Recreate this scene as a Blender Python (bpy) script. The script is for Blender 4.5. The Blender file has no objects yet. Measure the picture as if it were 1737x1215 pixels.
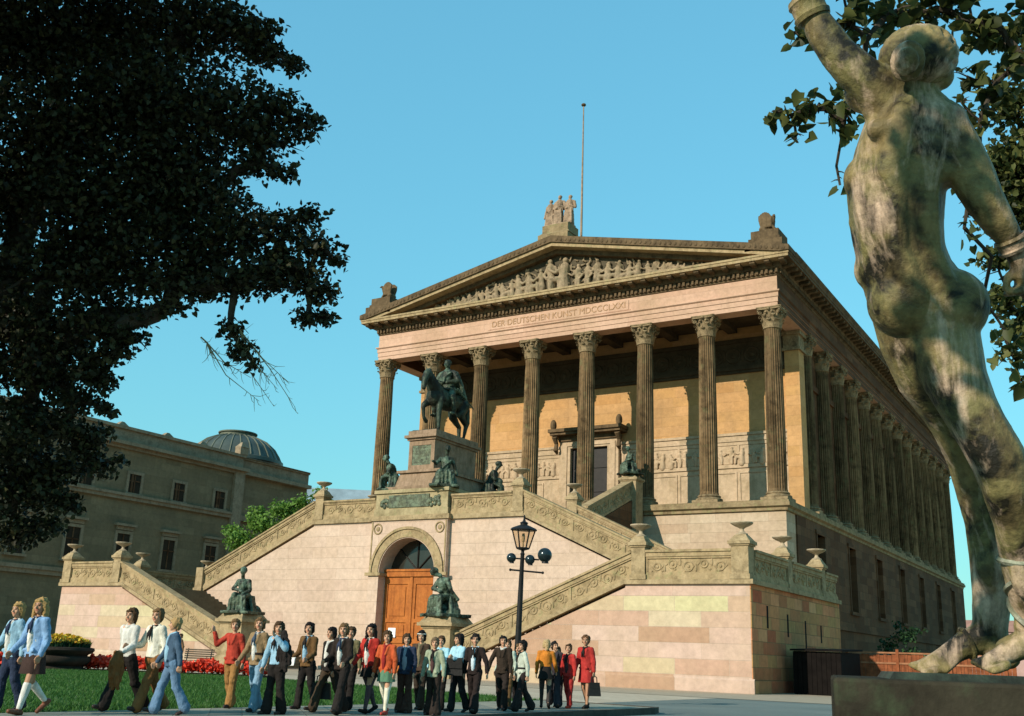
import bpy, bmesh, math, random
import numpy as np
from mathutils import Vector, Matrix
random.seed(7)
rng = np.random.default_rng(11)
SC = bpy.context.scene
COL = SC.collection
PI = math.pi

# ------------------------------------------------------------------ tagging
def tag(o, label=None, cat=None, group=None, kind=None):
    if label: o['label'] = label
    if cat: o['category'] = cat
    if group: o['group'] = group
    if kind: o['kind'] = kind
    return o

def empty(name, loc=(0, 0, 0), rz=0.0):
    o = bpy.data.objects.new(name, None)
    o.location = loc
    o.rotation_euler = (0, 0, rz)
    o.empty_display_size = 0.3
    COL.objects.link(o)
    return o

def link(name, me, mat=None, parent=None, loc=None, rz=None):
    o = bpy.data.objects.new(name, me)
    COL.objects.link(o)
    if mat is not None and not me.materials:
        for m in (mat if isinstance(mat, (list, tuple)) else [mat]):
            me.materials.append(m)
    if parent: o.parent = parent
    if loc is not None: o.location = loc
    if rz is not None: o.rotation_euler = (0, 0, rz)
    return o

# ------------------------------------------------------------------ mesh builder
class MB:
    def __init__(self):
        self.v = []
        self.f = []
    def add(self, vs, fs):
        n = len(self.v)
        self.v += [tuple(p) for p in vs]
        self.f += [tuple(i + n for i in f) for f in fs]
        return self
    def box(self, x0, x1, y0, y1, z0, z1):
        if x0 > x1: x0, x1 = x1, x0
        if y0 > y1: y0, y1 = y1, y0
        return self.add([(x0,y0,z0),(x1,y0,z0),(x1,y1,z0),(x0,y1,z0),(x0,y0,z1),(x1,y0,z1),(x1,y1,z1),(x0,y1,z1)],
                        [(0,3,2,1),(4,5,6,7),(0,1,5,4),(1,2,6,5),(2,3,7,6),(3,0,4,7)])
    def taper(self, cx, cy, z0, z1, a0, b0, a1, b1):
        vs = [(cx+sx*a0, cy+sy*b0, z0) for sx, sy in ((-1,-1),(1,-1),(1,1),(-1,1))]
        vs += [(cx+sx*a1, cy+sy*b1, z1) for sx, sy in ((-1,-1),(1,-1),(1,1),(-1,1))]
        return self.add(vs, [(0,3,2,1),(4,5,6,7),(0,1,5,4),(1,2,6,5),(2,3,7,6),(3,0,4,7)])
    def _ext(self, poly, fn):
        n = len(poly)
        a = sum(poly[i][0]*poly[(i+1)%n][1]-poly[(i+1)%n][0]*poly[i][1] for i in range(n))
        if a < 0: poly = poly[::-1]
        vs = [fn(p, 0) for p in poly] + [fn(p, 1) for p in poly]
        fs = [tuple(range(n)), tuple(range(2*n-1, n-1, -1))]
        fs += [(i, i+n, (i+1)%n+n, (i+1)%n) for i in range(n)]
        return self.add(vs, fs)
    def ey(self, poly, y0, y1):      # polygon in xz pushed along y
        return self._ext(poly, lambda p, k: (p[0], (y0, y1)[k], p[1]))
    def ex(self, poly, x0, x1):      # polygon in yz pushed along x
        return self._ext(poly, lambda p, k: ((x1, x0)[k], p[0], p[1]))
    def ez(self, poly, z0, z1):
        return self._ext(poly, lambda p, k: (p[0], p[1], (z1, z0)[k]))
    def lathe(self, prof, c=(0,0,0), n=16, sx=1.0, sy=1.0, cap=True):
        vs = []; fs = []
        for r, z in prof:
            for k in range(n):
                a = 2*PI*k/n
                vs.append((c[0]+r*sx*math.cos(a), c[1]+r*sy*math.sin(a), c[2]+z))
        m = len(prof)
        for j in range(m-1):
            for k in range(n):
                k2 = (k+1) % n
                fs.append((j*n+k, j*n+k2, (j+1)*n+k2, (j+1)*n+k))
        if cap:
            fs.append(tuple(range(n-1, -1, -1)))
            fs.append(tuple(range((m-1)*n, m*n)))
        return self.add(vs, fs)
    def tube(self, pts, rad, n=8, cap=True):
        pts = [Vector(p) for p in pts]
        if not isinstance(rad, (list, tuple)): rad = [rad]*len(pts)
        vs = []; fs = []
        up = Vector((0,0,1))
        prev = None
        for i, p in enumerate(pts):
            d = (pts[min(i+1,len(pts)-1)] - pts[max(i-1,0)])
            if d.length < 1e-9: d = Vector((0,0,1))
            d.normalize()
            if prev is None:
                a = up if abs(d.dot(up)) < .95 else Vector((1,0,0))
                x = d.cross(a).normalized()
            else:
                x = prev - d*prev.dot(d)
                x = x.normalized() if x.length > 1e-6 else d.orthogonal().normalized()
            prev = x
            y = d.cross(x)
            for k in range(n):
                t = 2*PI*k/n
                vs.append(p + (x*math.cos(t) + y*math.sin(t))*rad[i])
        m = len(pts)
        for j in range(m-1):
            for k in range(n):
                k2 = (k+1) % n
                fs.append((j*n+k, j*n+k2, (j+1)*n+k2, (j+1)*n+k))
        if cap:
            fs.append(tuple(range(n-1,-1,-1)))
            fs.append(tuple(range((m-1)*n, m*n)))
        return self.add(vs, fs)
    def ball(self, c, r, n=8, m=6):
        if not isinstance(r, (tuple, list)): r = (r, r, r)
        vs = [(c[0], c[1], c[2]-r[2])]
        for j in range(1, m):
            t = PI*j/m
            for k in range(n):
                a = 2*PI*k/n
                vs.append((c[0]+r[0]*math.sin(t)*math.cos(a), c[1]+r[1]*math.sin(t)*math.sin(a), c[2]-r[2]*math.cos(t)))
        vs.append((c[0], c[1], c[2]+r[2]))
        fs = []
        for k in range(n):
            fs.append((0, 1+(k+1)%n, 1+k))
        for j in range(m-2):
            for k in range(n):
                k2 = (k+1)%n
                fs.append((1+j*n+k, 1+j*n+k2, 1+(j+1)*n+k2, 1+(j+1)*n+k))
        last = len(vs)-1
        b = 1+(m-2)*n
        for k in range(n):
            fs.append((b+k, b+(k+1)%n, last))
        return self.add(vs, fs)
    def ring(self, c, R, r, n=24, m=6, ax='y'):     # torus, axis y or z or x
        vs = []; fs = []
        for i in range(n):
            a = 2*PI*i/n
            for j in range(m):
                b = 2*PI*j/m
                q = R + r*math.cos(b); h = r*math.sin(b)
                p = (q*math.cos(a), q*math.sin(a), h)
                if ax == 'y': p = (p[0], p[2], p[1])
                elif ax == 'x': p = (p[2], p[0], p[1])
                vs.append((c[0]+p[0], c[1]+p[1], c[2]+p[2]))
        for i in range(n):
            for j in range(m):
                i2=(i+1)%n; j2=(j+1)%m
                fs.append((i*m+j, i2*m+j, i2*m+j2, i*m+j2))
        return self.add(vs, fs)
    def mesh(self, name, smooth=False, angle=40, fixn=True):
        me = bpy.data.meshes.new(name)
        me.from_pydata(self.v, [], self.f)
        me.validate()
        if fixn:
            bm = bmesh.new(); bm.from_mesh(me)
            bmesh.ops.recalc_face_normals(bm, faces=bm.faces[:])
            bm.to_mesh(me); bm.free()
        if smooth:
            me.polygons.foreach_set('use_smooth', [True]*len(me.polygons))
            me.set_sharp_from_angle(angle=math.radians(angle))
        me.update()
        return me
    def build(self, name, mat, parent=None, smooth=False, angle=40, loc=None, rz=None):
        return link(name, self.mesh(name, smooth, angle), mat, parent, loc, rz)

# ------------------------------------------------------------------ smooth bodies (capsules fused by a voxel remesh)
BAKE = []
class BL(MB):
    def cap(self, p, q, r0, r1=None, n=10, m=3):
        if r1 is None: r1 = r0
        p = Vector(p); q = Vector(q)
        d = q-p
        L = d.length
        if L < 1e-6:
            return self.ball(p, max(r0, r1), 10, 8)
        d.normalize()
        x = d.orthogonal().normalized(); y = d.cross(x)
        rings = []
        for j in range(m):
            t = PI/2*(1 - j/m)
            rings.append((p - d*r0*math.sin(t), r0*math.cos(t) if j else r0*.05))
        rings.append((p, r0)); rings.append((q, r1))
        for j in range(1, m+1):
            t = PI/2*j/m
            rings.append((q + d*r1*math.sin(t), r1*math.cos(t) if j < m else r1*.05))
        vs = []; fs = []
        for c, r in rings:
            for k in range(n):
                a = 2*PI*k/n
                vs.append(c + (x*math.cos(a)+y*math.sin(a))*r)
        R = len(rings)
        for j in range(R-1):
            for k in range(n):
                k2=(k+1)%n
                fs.append((j*n+k, j*n+k2, (j+1)*n+k2, (j+1)*n+k))
        fs.append(tuple(range(n-1,-1,-1))); fs.append(tuple(range((R-1)*n, R*n)))
        return self.add(vs, fs)
    def chain(self, pts):
        for a, b in zip(pts[:-1], pts[1:]):
            self.cap(a[:3], b[:3], a[3], b[3])
        return self
    def ell(self, c, r, rot=None, n=14, m=10):
        if rot is None: return self.ball(c, r, n, m)
        k = len(self.v)
        self.ball((0,0,0), r, n, m)
        c = Vector(c)
        for i in range(k, len(self.v)):
            self.v[i] = tuple(c + rot @ Vector(self.v[i]))
        return self
    def body(self, name, mat, parent=None, vox=.02, smooth=3, loc=None, rz=None, post=None, fac=.5, T=None, disp=None):
        me = bpy.data.meshes.new(name)
        vs = self.v if T is None else [tuple(T @ Vector(p)) for p in self.v]
        me.from_pydata(vs, [], self.f)
        o = link(name, me, mat, parent, loc, rz)
        md = o.modifiers.new('fuse', 'REMESH'); md.mode = 'VOXEL'; md.voxel_size = vox
        md.use_smooth_shade = True
        if smooth:
            s = o.modifiers.new('soft', 'SMOOTH'); s.iterations = smooth; s.factor = fac
        if disp:
            tx = bpy.data.textures.get('folds_%g' % disp[1])
            if tx is None:
                tx = bpy.data.textures.new('folds_%g' % disp[1], 'CLOUDS'); tx.noise_scale = disp[1]; tx.noise_depth = 2
            dm_ = o.modifiers.new('folds', 'DISPLACE'); dm_.texture = tx; dm_.strength = disp[0]; dm_.mid_level = .5; dm_.texture_coords = 'LOCAL'
        BAKE.append((o, post))
        return o

def bake_all():
    dg = bpy.context.evaluated_depsgraph_get()
    done = []
    for o, post in BAKE:
        me = bpy.data.meshes.new_from_object(o.evaluated_get(dg))
        done.append((o, post, me))
    for o, post, me in done:
        mats = list(o.data.materials)
        old = o.data
        o.modifiers.clear()
        nm = old.name
        o.data = me
        bpy.data.meshes.remove(old)
        me.name = nm
        if not me.materials:
            for m in mats: me.materials.append(m)
        me.polygons.foreach_set('use_smooth', [True]*len(me.polygons))
        if post: post(me)
        me.update()

# ------------------------------------------------------------------ materials
def newmat(name):
    m = bpy.data.materials.new(name); m.use_nodes = True
    nt = m.node_tree
    b = nt.nodes['Principled BSDF']
    return m, nt, b
def N(nt, t, **kw):
    n = nt.nodes.new(t)
    for k, v in kw.items():
        if k in n.inputs.keys(): n.inputs[k].default_value = v
        else: setattr(n, k, v)
    return n
def ramp(nt, fac, stops, interp='LINEAR'):
    n = nt.nodes.new('ShaderNodeValToRGB')
    n.color_ramp.interpolation = interp
    e = n.color_ramp.elements
    while len(e) > 1: e.remove(e[-1])
    e[0].position = stops[0][0]; e[0].color = (*stops[0][1], 1)
    for p, c in stops[1:]:
        x = e.new(p); x.color = (*c, 1)
    nt.links.new(fac, n.inputs[0])
    return n.outputs[0]
def mixc(nt, fac, a, b, mode='MIX'):
    n = nt.nodes.new('ShaderNodeMix'); n.data_type = 'RGBA'; n.blend_type = mode
    if isinstance(fac, float): n.inputs[0].default_value = fac
    else: nt.links.new(fac, n.inputs[0])
    for i, s in ((6, a), (7, b)):
        if isinstance(s, tuple): n.inputs[i].default_value = (*s, 1)
        else: nt.links.new(s, n.inputs[i])
    return n.outputs[2]
def coords(nt, kind='Object'):
    return nt.nodes.new('ShaderNodeTexCoord').outputs[kind]
def noise(nt, vec, scale, detail=4, rough=.55, dist=0.0, stretch=None):
    if stretch:
        mp = nt.nodes.new('ShaderNodeMapping'); mp.inputs['Scale'].default_value = stretch
        nt.links.new(vec, mp.inputs[0]); vec = mp.outputs[0]
    n = N(nt, 'ShaderNodeTexNoise', Scale=scale, Detail=detail, Roughness=rough, Distortion=dist)
    nt.links.new(vec, n.inputs['Vector'])
    return n.outputs['Fac']
def mmath(nt, op, a, b=None):
    n = nt.nodes.new('ShaderNodeMath'); n.operation = op
    for i, s in ((0, a), (1, b)):
        if s is None: continue
        if isinstance(s, (int, float)): n.inputs[i].default_value = s
        else: nt.links.new(s, n.inputs[i])
    return n.outputs[0]
def bump(nt, b, h, strength=.3, dist=.02):
    n = nt.nodes.new('ShaderNodeBump'); n.inputs['Strength'].default_value = strength; n.inputs['Distance'].default_value = dist
    nt.links.new(h, n.inputs['Height']); nt.links.new(n.outputs[0], b.inputs['Normal'])

def wallvec(nt):
    c = coords(nt)
    s = nt.nodes.new('ShaderNodeSeparateXYZ'); nt.links.new(c, s.inputs[0])
    k = nt.nodes.new('ShaderNodeCombineXYZ')
    nt.links.new(mmath(nt, 'ADD', s.outputs[0], s.outputs[1]), k.inputs[0])
    nt.links.new(s.outputs[2], k.inputs[1])
    return c, k.outputs[0]

def ashlar(name, stops, bw=1.6, bh=.55, mortar=.008, stain=.35, staincol=(.10,.075,.04), rough=.85, streak=.0, joint=(.22,.16,.1)):
    """coursed sandstone: every block its own tone, stains, vertical run-off streaks"""
    m, nt, b = newmat(name)
    c, wv = wallvec(nt)
    br = N(nt, 'ShaderNodeTexBrick', Scale=1.0)
    br.inputs['Color1'].default_value = (0,0,0,1); br.inputs['Color2'].default_value = (1,1,1,1)
    br.inputs['Mortar'].default_value = (.5,.5,.5,1)
    br.inputs['Mortar Size'].default_value = mortar; br.inputs['Mortar Smooth'].default_value = .3
    br.inputs['Brick Width'].default_value = bw; br.inputs['Row Height'].default_value = bh
    br.offset = .5; br.squash = 1.35; br.squash_frequency = 3
    nt.links.new(wv, br.inputs['Vector'])
    col = ramp(nt, br.outputs['Color'], stops)
    col = mixc(nt, mmath(nt, 'MULTIPLY', br.outputs['Fac'], .55), col, joint)
    n1 = noise(nt, c, .35, 6, .65)
    n2 = noise(nt, c, 3.5, 6, .7)
    st = ramp(nt, n1, [(.42,(0,0,0)),(.72,(1,1,1))])
    st = mmath(nt, 'MULTIPLY', st, stain)
    col = mixc(nt, st, col, staincol)
    if streak:
        n3 = noise(nt, c, 1.6, 5, .65, 0, (1.6,1.6,.12))
        s3 = mmath(nt, 'MULTIPLY', ramp(nt, n3, [(.45,(0,0,0)),(.7,(1,1,1))]), streak)
        col = mixc(nt, s3, col, staincol)
    v = ramp(nt, n2, [(.25,(.78,.78,.78)),(.75,(1.14,1.14,1.14))])
    col = mixc(nt, 1.0, col, v, 'MULTIPLY')
    nt.links.new(col, b.inputs['Base Color'])
    b.inputs['Roughness'].default_value = rough
    h = mmath(nt, 'SUBTRACT', mmath(nt, 'MULTIPLY', n2, .5), br.outputs['Fac'])
    bump(nt, b, h, .6, .03)
    return m

def stone(name, c1, c2, dark, scale=1.2, amt=.5, streak=.3, rough=.85, rnd=0.0, moss=None):
    """dressed stone without joints: two tones, dark crust, streaks"""
    m, nt, b = newmat(name)
    c = coords(nt)
    n1 = noise(nt, c, scale, 6, .65); n2 = noise(nt, c, scale*5, 6, .7)
    col = mixc(nt, ramp(nt, n1, [(.3,(0,0,0)),(.7,(1,1,1))]), c1, c2)
    n4 = noise(nt, c, scale*.8+.3, 8, .72, .4)
    col = mixc(nt, mmath(nt,'MULTIPLY', ramp(nt, n4, [(.47,(0,0,0)),(.66,(1,1,1))]), amt), col, dark)
    if streak:
        n3 = noise(nt, c, 2.2, 5, .65, 0, (2.0,2.0,.1))
        col = mixc(nt, mmath(nt,'MULTIPLY', ramp(nt, n3, [(.45,(0,0,0)),(.68,(1,1,1))]), streak), col, dark)
    if moss:
        n5 = noise(nt, c, scale*1.7, 5, .6)
        col = mixc(nt, mmath(nt,'MULTIPLY', ramp(nt, n5, [(.55,(0,0,0)),(.7,(1,1,1))]), .6), col, moss)
    v = ramp(nt, n2, [(.25,(.75,.75,.75)),(.75,(1.16,1.16,1.16))])
    col = mixc(nt, 1.0, col, v, 'MULTIPLY')
    if rnd:
        oi = nt.nodes.new('ShaderNodeObjectInfo')
        col = mixc(nt, 1.0, col, ramp(nt, oi.outputs['Random'], [(0,(1-rnd,)*3),(1,(1+rnd*.8,1+rnd*.7,1+rnd*.6))]), 'MULTIPLY')
    nt.links.new(col, b.inputs['Base Color'])
    b.inputs['Roughness'].default_value = rough
    bump(nt, b, n2, .4, .02)
    return m

def bronze(name, base=(.035,.032,.02), verd=(.13,.19,.12), warm=(.16,.13,.06), pale=(.36,.31,.22), scale=4.0, metal=.25, amt=.55, palea=.5):
    m, nt, b = newmat(name)
    c = coords(nt)
    n1 = noise(nt, c, scale, 6, .62, .3); n2 = noise(nt, c, scale*.45, 5, .6, .5); n3 = noise(nt, c, scale*6, 5, .7)
    n4 = noise(nt, c, scale*.8, 6, .65, .3, (1.5,1.5,.33))
    col = mixc(nt, mmath(nt,'MULTIPLY', ramp(nt, n1, [(.44,(0,0,0)),(.58,(1,1,1))]), 1.0), base, verd)
    col = mixc(nt, mmath(nt,'MULTIPLY', ramp(nt, n2, [(.45,(0,0,0)),(.6,(1,1,1))]), amt), col, warm)
    col = mixc(nt, mmath(nt,'MULTIPLY', ramp(nt, n4, [(.52,(0,0,0)),(.68,(1,1,1))]), palea), col, pale)
    v = ramp(nt, n3, [(.3,(.7,.7,.7)),(.75,(1.15,1.15,1.15))])
    col = mixc(nt, 1.0, col, v, 'MULTIPLY')
    nt.links.new(col, b.inputs['Base Color'])
    b.inputs['Metallic'].default_value = metal
    b.inputs['Roughness'].default_value = .55
    bump(nt, b, mmath(nt,'ADD', n3, n1), .45, .02)
    return m

def plain(name, col, rough=.7, var=.25, scale=6.0, metal=0.0, bumpk=.2, bd=.01):
    m, nt, b = newmat(name)
    c = coords(nt)
    n1 = noise(nt, c, scale, 5, .6)
    lo = tuple(x*(1-var) for x in col); hi = tuple(min(1, x*(1+var)) for x in col)
    nt.links.new(ramp(nt, n1, [(.3,lo),(.7,hi)]), b.inputs['Base Color'])
    b.inputs['Roughness'].default_value = rough; b.inputs['Metallic'].default_value = metal
    if bumpk: bump(nt, b, n1, bumpk, bd)
    return m

def cloth(col, rough=.85):
    key = 'cloth_%d_%d_%d' % tuple(int(x*255) for x in col)
    if key in bpy.data.materials: return bpy.data.materials[key]
    m, nt, b = newmat(key)
    c = coords(nt)
    n1 = noise(nt, c, 9, 5, .6, .6, (1,1,.5)); n2 = noise(nt, c, 60, 3, .6)
    lo = tuple(x*.68 for x in col); hi = tuple(min(1, x*1.2) for x in col)
    nt.links.new(ramp(nt, n1, [(.3,lo),(.7,hi)]), b.inputs['Base Color'])
    b.inputs['Roughness'].default_value = rough
    bump(nt, b, mmath(nt,'ADD', mmath(nt,'MULTIPLY', n1, 3.0), n2), .5, .012)
    return m

def leafmat(name, c1, c2, c3, trans=.25):
    m, nt, b = newmat(name)
    g = nt.nodes.new('ShaderNodeNewGeometry')
    col = ramp(nt, g.outputs['Random Per Island'], [(0,c1),(.55,c2),(1,c3)])
    nt.links.new(col, b.inputs['Base Color'])
    b.inputs['Roughness'].default_value = .5
    b.inputs['Specular IOR Level'].default_value = .3
    tr = nt.nodes.new('ShaderNodeBsdfTranslucent'); nt.links.new(col, tr.inputs[0])
    mx = nt.nodes.new('ShaderNodeMixShader'); mx.inputs[0].default_value = trans
    nt.links.new(b.outputs[0], mx.inputs[1]); nt.links.new(tr.outputs[0], mx.inputs[2])
    nt.links.new(mx.outputs[0], nt.nodes['Material Output'].inputs[0])
    return m

PINK = [(0,(.50,.35,.26)),(.5,(.55,.40,.30)),(1,(.51,.36,.26))]
M = {}
M['pink'] = ashlar('pink_sandstone', PINK, 1.9, .62, .008, .38, (.36,.25,.16), joint=(.40,.29,.2))
M['entab'] = ashlar('entablature_sandstone', [(0,(.49,.295,.20)),(1,(.55,.345,.24))], 3.4, 1.05, .004, .5, (.30,.20,.11), joint=(.36,.25,.17))
M['terrace'] = ashlar('terrace_sandstone', [(0,(.36,.21,.12)),(.12,(.47,.29,.205)),(.3,(.52,.36,.28)),(.5,(.51,.35,.265)),(.62,(.50,.44,.24)),(.74,(.52,.38,.28)),(.88,(.45,.275,.19)),(1,(.54,.50,.28))], 2.3, .62, .009, .35, (.34,.24,.14), joint=(.44,.33,.24))
M['podium'] = ashlar('podium_sandstone', [(0,(.43,.29,.19)),(1,(.52,.39,.27))], 1.7, .6, .008, .3, (.26,.19,.1), streak=.15, joint=(.3,.22,.14))
M['cella'] = ashlar('orange_sandstone', [(0,(.44,.23,.085)),(.5,(.52,.29,.125)),(1,(.47,.26,.10))], 2.2, .7, .004, .55, (.25,.155,.08), joint=(.36,.22,.1))
M['wainscot'] = stone('cream_panel_stone', (.50,.36,.235), (.42,.30,.185), (.22,.16,.085), .9, .5, .2)
M['side'] = ashlar('weathered_shade_toned_sandstone', [(0,(.085,.037,.017)),(.6,(.125,.06,.029)),(1,(.16,.08,.04))], 1.7, .6, .012, .5, (.06,.045,.028), streak=.5, joint=(.06,.045,.03))  # weathered stone with the flank's shade worked into its darker, redder colour
M['terrace_side'] = ashlar('mottled_terrace_sandstone', [(0,(.48,.09,.045)),(.15,(.42,.15,.065)),(.4,(.58,.26,.11)),(.6,(.45,.24,.09)),(.8,(.60,.20,.09)),(1,(.66,.33,.15))], 1.15, .5, .015, .4, (.12,.1,.05), streak=.3, joint=(.09,.08,.05))
M['olive'] = stone('olive_crusted_stone', (.31,.22,.12), (.22,.155,.08), (.07,.05,.025), 1.5, .55, .25, moss=(.24,.24,.10))
M['cornice'] = stone('sooty_cornice_stone', (.17,.112,.06), (.10,.066,.035), (.03,.021,.013), 1.3, .7, .35)
M['column'] = stone('weathered_column_stone', (.27,.175,.09), (.17,.105,.05), (.035,.023,.012), .9, .8, .75, rnd=.3, moss=(.16,.155,.07))
M['capital'] = stone('capital_stone', (.33,.235,.13), (.20,.14,.075), (.045,.032,.017), 2.5, .75, .0)
M['parapet'] = stone('parapet_stone', (.41,.295,.165), (.32,.225,.115), (.10,.07,.034), 1.8, .6, .25, moss=(.27,.245,.115))
M['coping'] = stone('coping_stone', (.41,.30,.17), (.28,.20,.105), (.09,.064,.033), 2.2, .6, .1)
M['urn'] = stone('urn_stone', (.46,.36,.25), (.34,.26,.16), (.12,.09,.05), 2.2, .5, .0)
M['relief'] = stone('relief_stone', (.23,.175,.10), (.36,.255,.16), (.06,.045,.028), 2.2, .7, .1, moss=(.12,.13,.075))
M['roofsculpt'] = stone('rooftop_sculpture_stone', (.38,.26,.17), (.28,.19,.12), (.07,.05,.035), 2.2, .65, .3)
M['ped'] = stone('monument_granite', (.34,.225,.15), (.25,.165,.10), (.09,.06,.033), 1.2, .6, .4)
M['pedolive'] = stone('monument_base_stone', (.38,.30,.17), (.31,.24,.13), (.13,.10,.05), 1.5, .5, .2, moss=(.25,.235,.11))
M['greenbronze'] = bronze('green_bronze', (.02,.022,.015), (.105,.15,.10), (.055,.065,.035), (.19,.25,.18), 2.2, .2, .55, .4)
M['darkbronze'] = bronze('dark_bronze', (.016,.016,.012), (.05,.068,.045), (.035,.033,.02), (.10,.14,.10), 1.6, .3, .4, .35)
M['archer'] = bronze('archer_bronze', (.016,.013,.007), (.17,.14,.052), (.29,.205,.082), (.66,.455,.31), 6.0, .0, .7, .85)
M['plaque'] = bronze('plaque_bronze', (.05,.055,.035), (.13,.16,.10), (.10,.10,.05), (.18,.2,.13), 5, .2, .4, .4)
M['door'] = stone('orange_oak', (.44,.145,.034), (.36,.108,.025), (.15,.045,.014), 1.6, .35, .5, rough=.6)
M['doordark'] = plain('dark_oak', (.016,.012,.009), .5, .3, 3.0)
M['glassdark'] = plain('dark_glass', (.025,.024,.018), .12, .3, 1.0, 0, 0)
M['black'] = plain('black_iron', (.018,.017,.016), .5, .3, 8.0, .3)
M['paper'] = plain('white_paper', (.8,.78,.72), .8, .05, 5, 0, 0)
M['steps'] = stone('step_stone', (.20,.15,.09), (.15,.11,.065), (.07,.05,.03), 2.0, .4, .0)
M['floor'] = stone('paving_slab', (.34,.28,.19), (.28,.22,.14), (.15,.11,.06), 1.0, .4, 0)
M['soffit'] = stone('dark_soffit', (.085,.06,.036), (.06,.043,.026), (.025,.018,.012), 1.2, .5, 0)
M['roof'] = plain('zinc_roof', (.16,.19,.19), .5, .25, .6, .3)
M['nm'] = ashlar('grey_plaster_wall', [(0,(.20,.145,.083)),(1,(.255,.187,.108))], 1.9, .75, .006, .6, (.11,.095,.06), streak=.25, joint=(.14,.12,.08))
M['nmtrim'] = stone('museum_trim_stone', (.33,.25,.165), (.25,.185,.115), (.11,.08,.05), .9, .5, .2)
M['dome'] = plain('dome_copper', (.065,.078,.066), .5, .35, .5, .3)
M['domerib'] = plain('dome_ribs', (.12,.125,.09), .6, .25, .5)
M['trunk'] = plain('bark', (.055,.042,.03), .9, .5, 6, 0, .8, .03)
M['twig'] = plain('dead_twig', (.34,.27,.14), .8, .3, 10)
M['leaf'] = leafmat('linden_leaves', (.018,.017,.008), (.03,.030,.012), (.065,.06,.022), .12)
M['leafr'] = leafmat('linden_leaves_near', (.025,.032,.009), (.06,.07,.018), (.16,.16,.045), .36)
M['leafg'] = leafmat('bright_green_leaves', (.08,.16,.02), (.13,.24,.04), (.2,.33,.07), .4)
M['leafd'] = leafmat('shrub_leaves', (.012,.03,.012), (.02,.05,.02), (.04,.09,.03), .2)
M['grass'] = leafmat('grass_blades', (.03,.085,.015), (.045,.12,.02), (.075,.16,.03), .25)
M['fence'] = plain('orange_brown_boards', (.20,.062,.025), .75, .45, 3.0, 0, .4)
M['hut'] = plain('tarred_boards', (.008,.006,.005), .85, .35, 2.5, 0, .3)
M['bench'] = plain('bench_slats', (.10,.075,.05), .7, .3, 4.0)
M['bowl'] = stone('dark_bowl_stone', (.045,.034,.026), (.03,.023,.018), (.015,.012,.01), 2.5, .4, 0)
M['soil'] = plain('soil', (.045,.03,.02), .95, .4, 12, 0, .6)
def flowermat(name, a, b_, c):
    return leafmat(name, a, b_, c, .2)
M['red'] = flowermat('red_blossoms', (.55,.035,.015), (.72,.06,.025), (.80,.10,.05))
M['yellow'] = flowermat('yellow_blossoms', (.45,.30,.02), (.60,.42,.03), (.55,.20,.02))
# ================================================================== THE GALLERY
G = tag(empty('gallery_building', (0, 30, 0)), 'temple fronted sandstone gallery with eight columns, pediment and dark colonnaded flank', 'building')
def gp(mb, name, mat, smooth=False, parent=G, angle=40):
    o = mb.build(name, mat, parent, smooth, angle)
    if parent is G: o.location = (0, -30, 0)
    return o
def loop(mb, prof, hx, y0, y1, closed=True):
    """mitred ring round the rectangle |x|<hx, y0<y<y1; prof = (outward, z)"""
    vs = []; n = len(prof)
    for o, z in prof:
        vs += [(-hx-o, y0-o, z), (hx+o, y0-o, z), (hx+o, y1+o, z), (-hx-o, y1+o, z)]
    fs = []
    for j in range(n if closed else n-1):
        k = (j+1) % n
        for c in range(4):
            d = (c+1) % 4
            fs.append((j*4+c, j*4+d, k*4+d, k*4+c))
    mb.add(vs, fs)
ZB, ZN, ZC, ZF = 10.93, 22.11, 23.49, 25.60
S0 = 4.488
AX, AY = 16.28, -0.577
YB = 66.2
# podium: sunlit front and long flanks dark with soot and painted shade
b = MB(); b.box(-16.45, 16.45, -.9, 1.0, 0, 10.2)
gp(b, 'podium', M['podium'])
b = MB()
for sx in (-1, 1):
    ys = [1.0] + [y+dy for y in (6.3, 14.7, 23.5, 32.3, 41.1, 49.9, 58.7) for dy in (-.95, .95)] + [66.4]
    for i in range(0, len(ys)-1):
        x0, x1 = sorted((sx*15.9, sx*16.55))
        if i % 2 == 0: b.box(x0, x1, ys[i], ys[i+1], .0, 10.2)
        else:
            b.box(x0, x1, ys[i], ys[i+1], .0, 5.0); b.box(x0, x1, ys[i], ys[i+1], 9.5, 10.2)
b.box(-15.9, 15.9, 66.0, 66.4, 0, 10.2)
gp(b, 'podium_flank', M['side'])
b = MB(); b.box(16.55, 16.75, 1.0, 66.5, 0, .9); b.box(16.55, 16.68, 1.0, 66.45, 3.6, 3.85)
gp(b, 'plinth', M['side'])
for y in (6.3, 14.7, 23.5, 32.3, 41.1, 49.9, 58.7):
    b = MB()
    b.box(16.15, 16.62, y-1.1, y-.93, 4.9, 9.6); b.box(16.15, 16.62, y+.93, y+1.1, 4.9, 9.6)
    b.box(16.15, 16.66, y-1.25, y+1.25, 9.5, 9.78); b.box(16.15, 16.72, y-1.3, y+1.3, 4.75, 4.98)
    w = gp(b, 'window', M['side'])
    c = MB(); c.box(16.0, 16.05, y-.95, y+.95, 5.0, 9.5)
    for k in (-.03,): c.box(16.05, 16.1, y-.04, y+.04, 5.0, 9.5); c.box(16.05, 16.1, y-.95, y+.95, 7.9, 8.0)
    gp(c, 'pane', M['glassdark'], parent=w)
# stylobate / podium cornice
b = MB()
loop(b, [(0,10.2),(.1,10.24),(.1,10.4),(.27,10.5),(.27,10.7),(.2,10.74),(.2,10.86),(.05,10.9),(-2,10.9),(-2,10.2)], 16.5, -.95, 66.4)
b.box(-16.2, 16.2, -.9, 6.5, 10.3, 10.92)
gp(b, 'stylobate', M['olive'])
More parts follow.
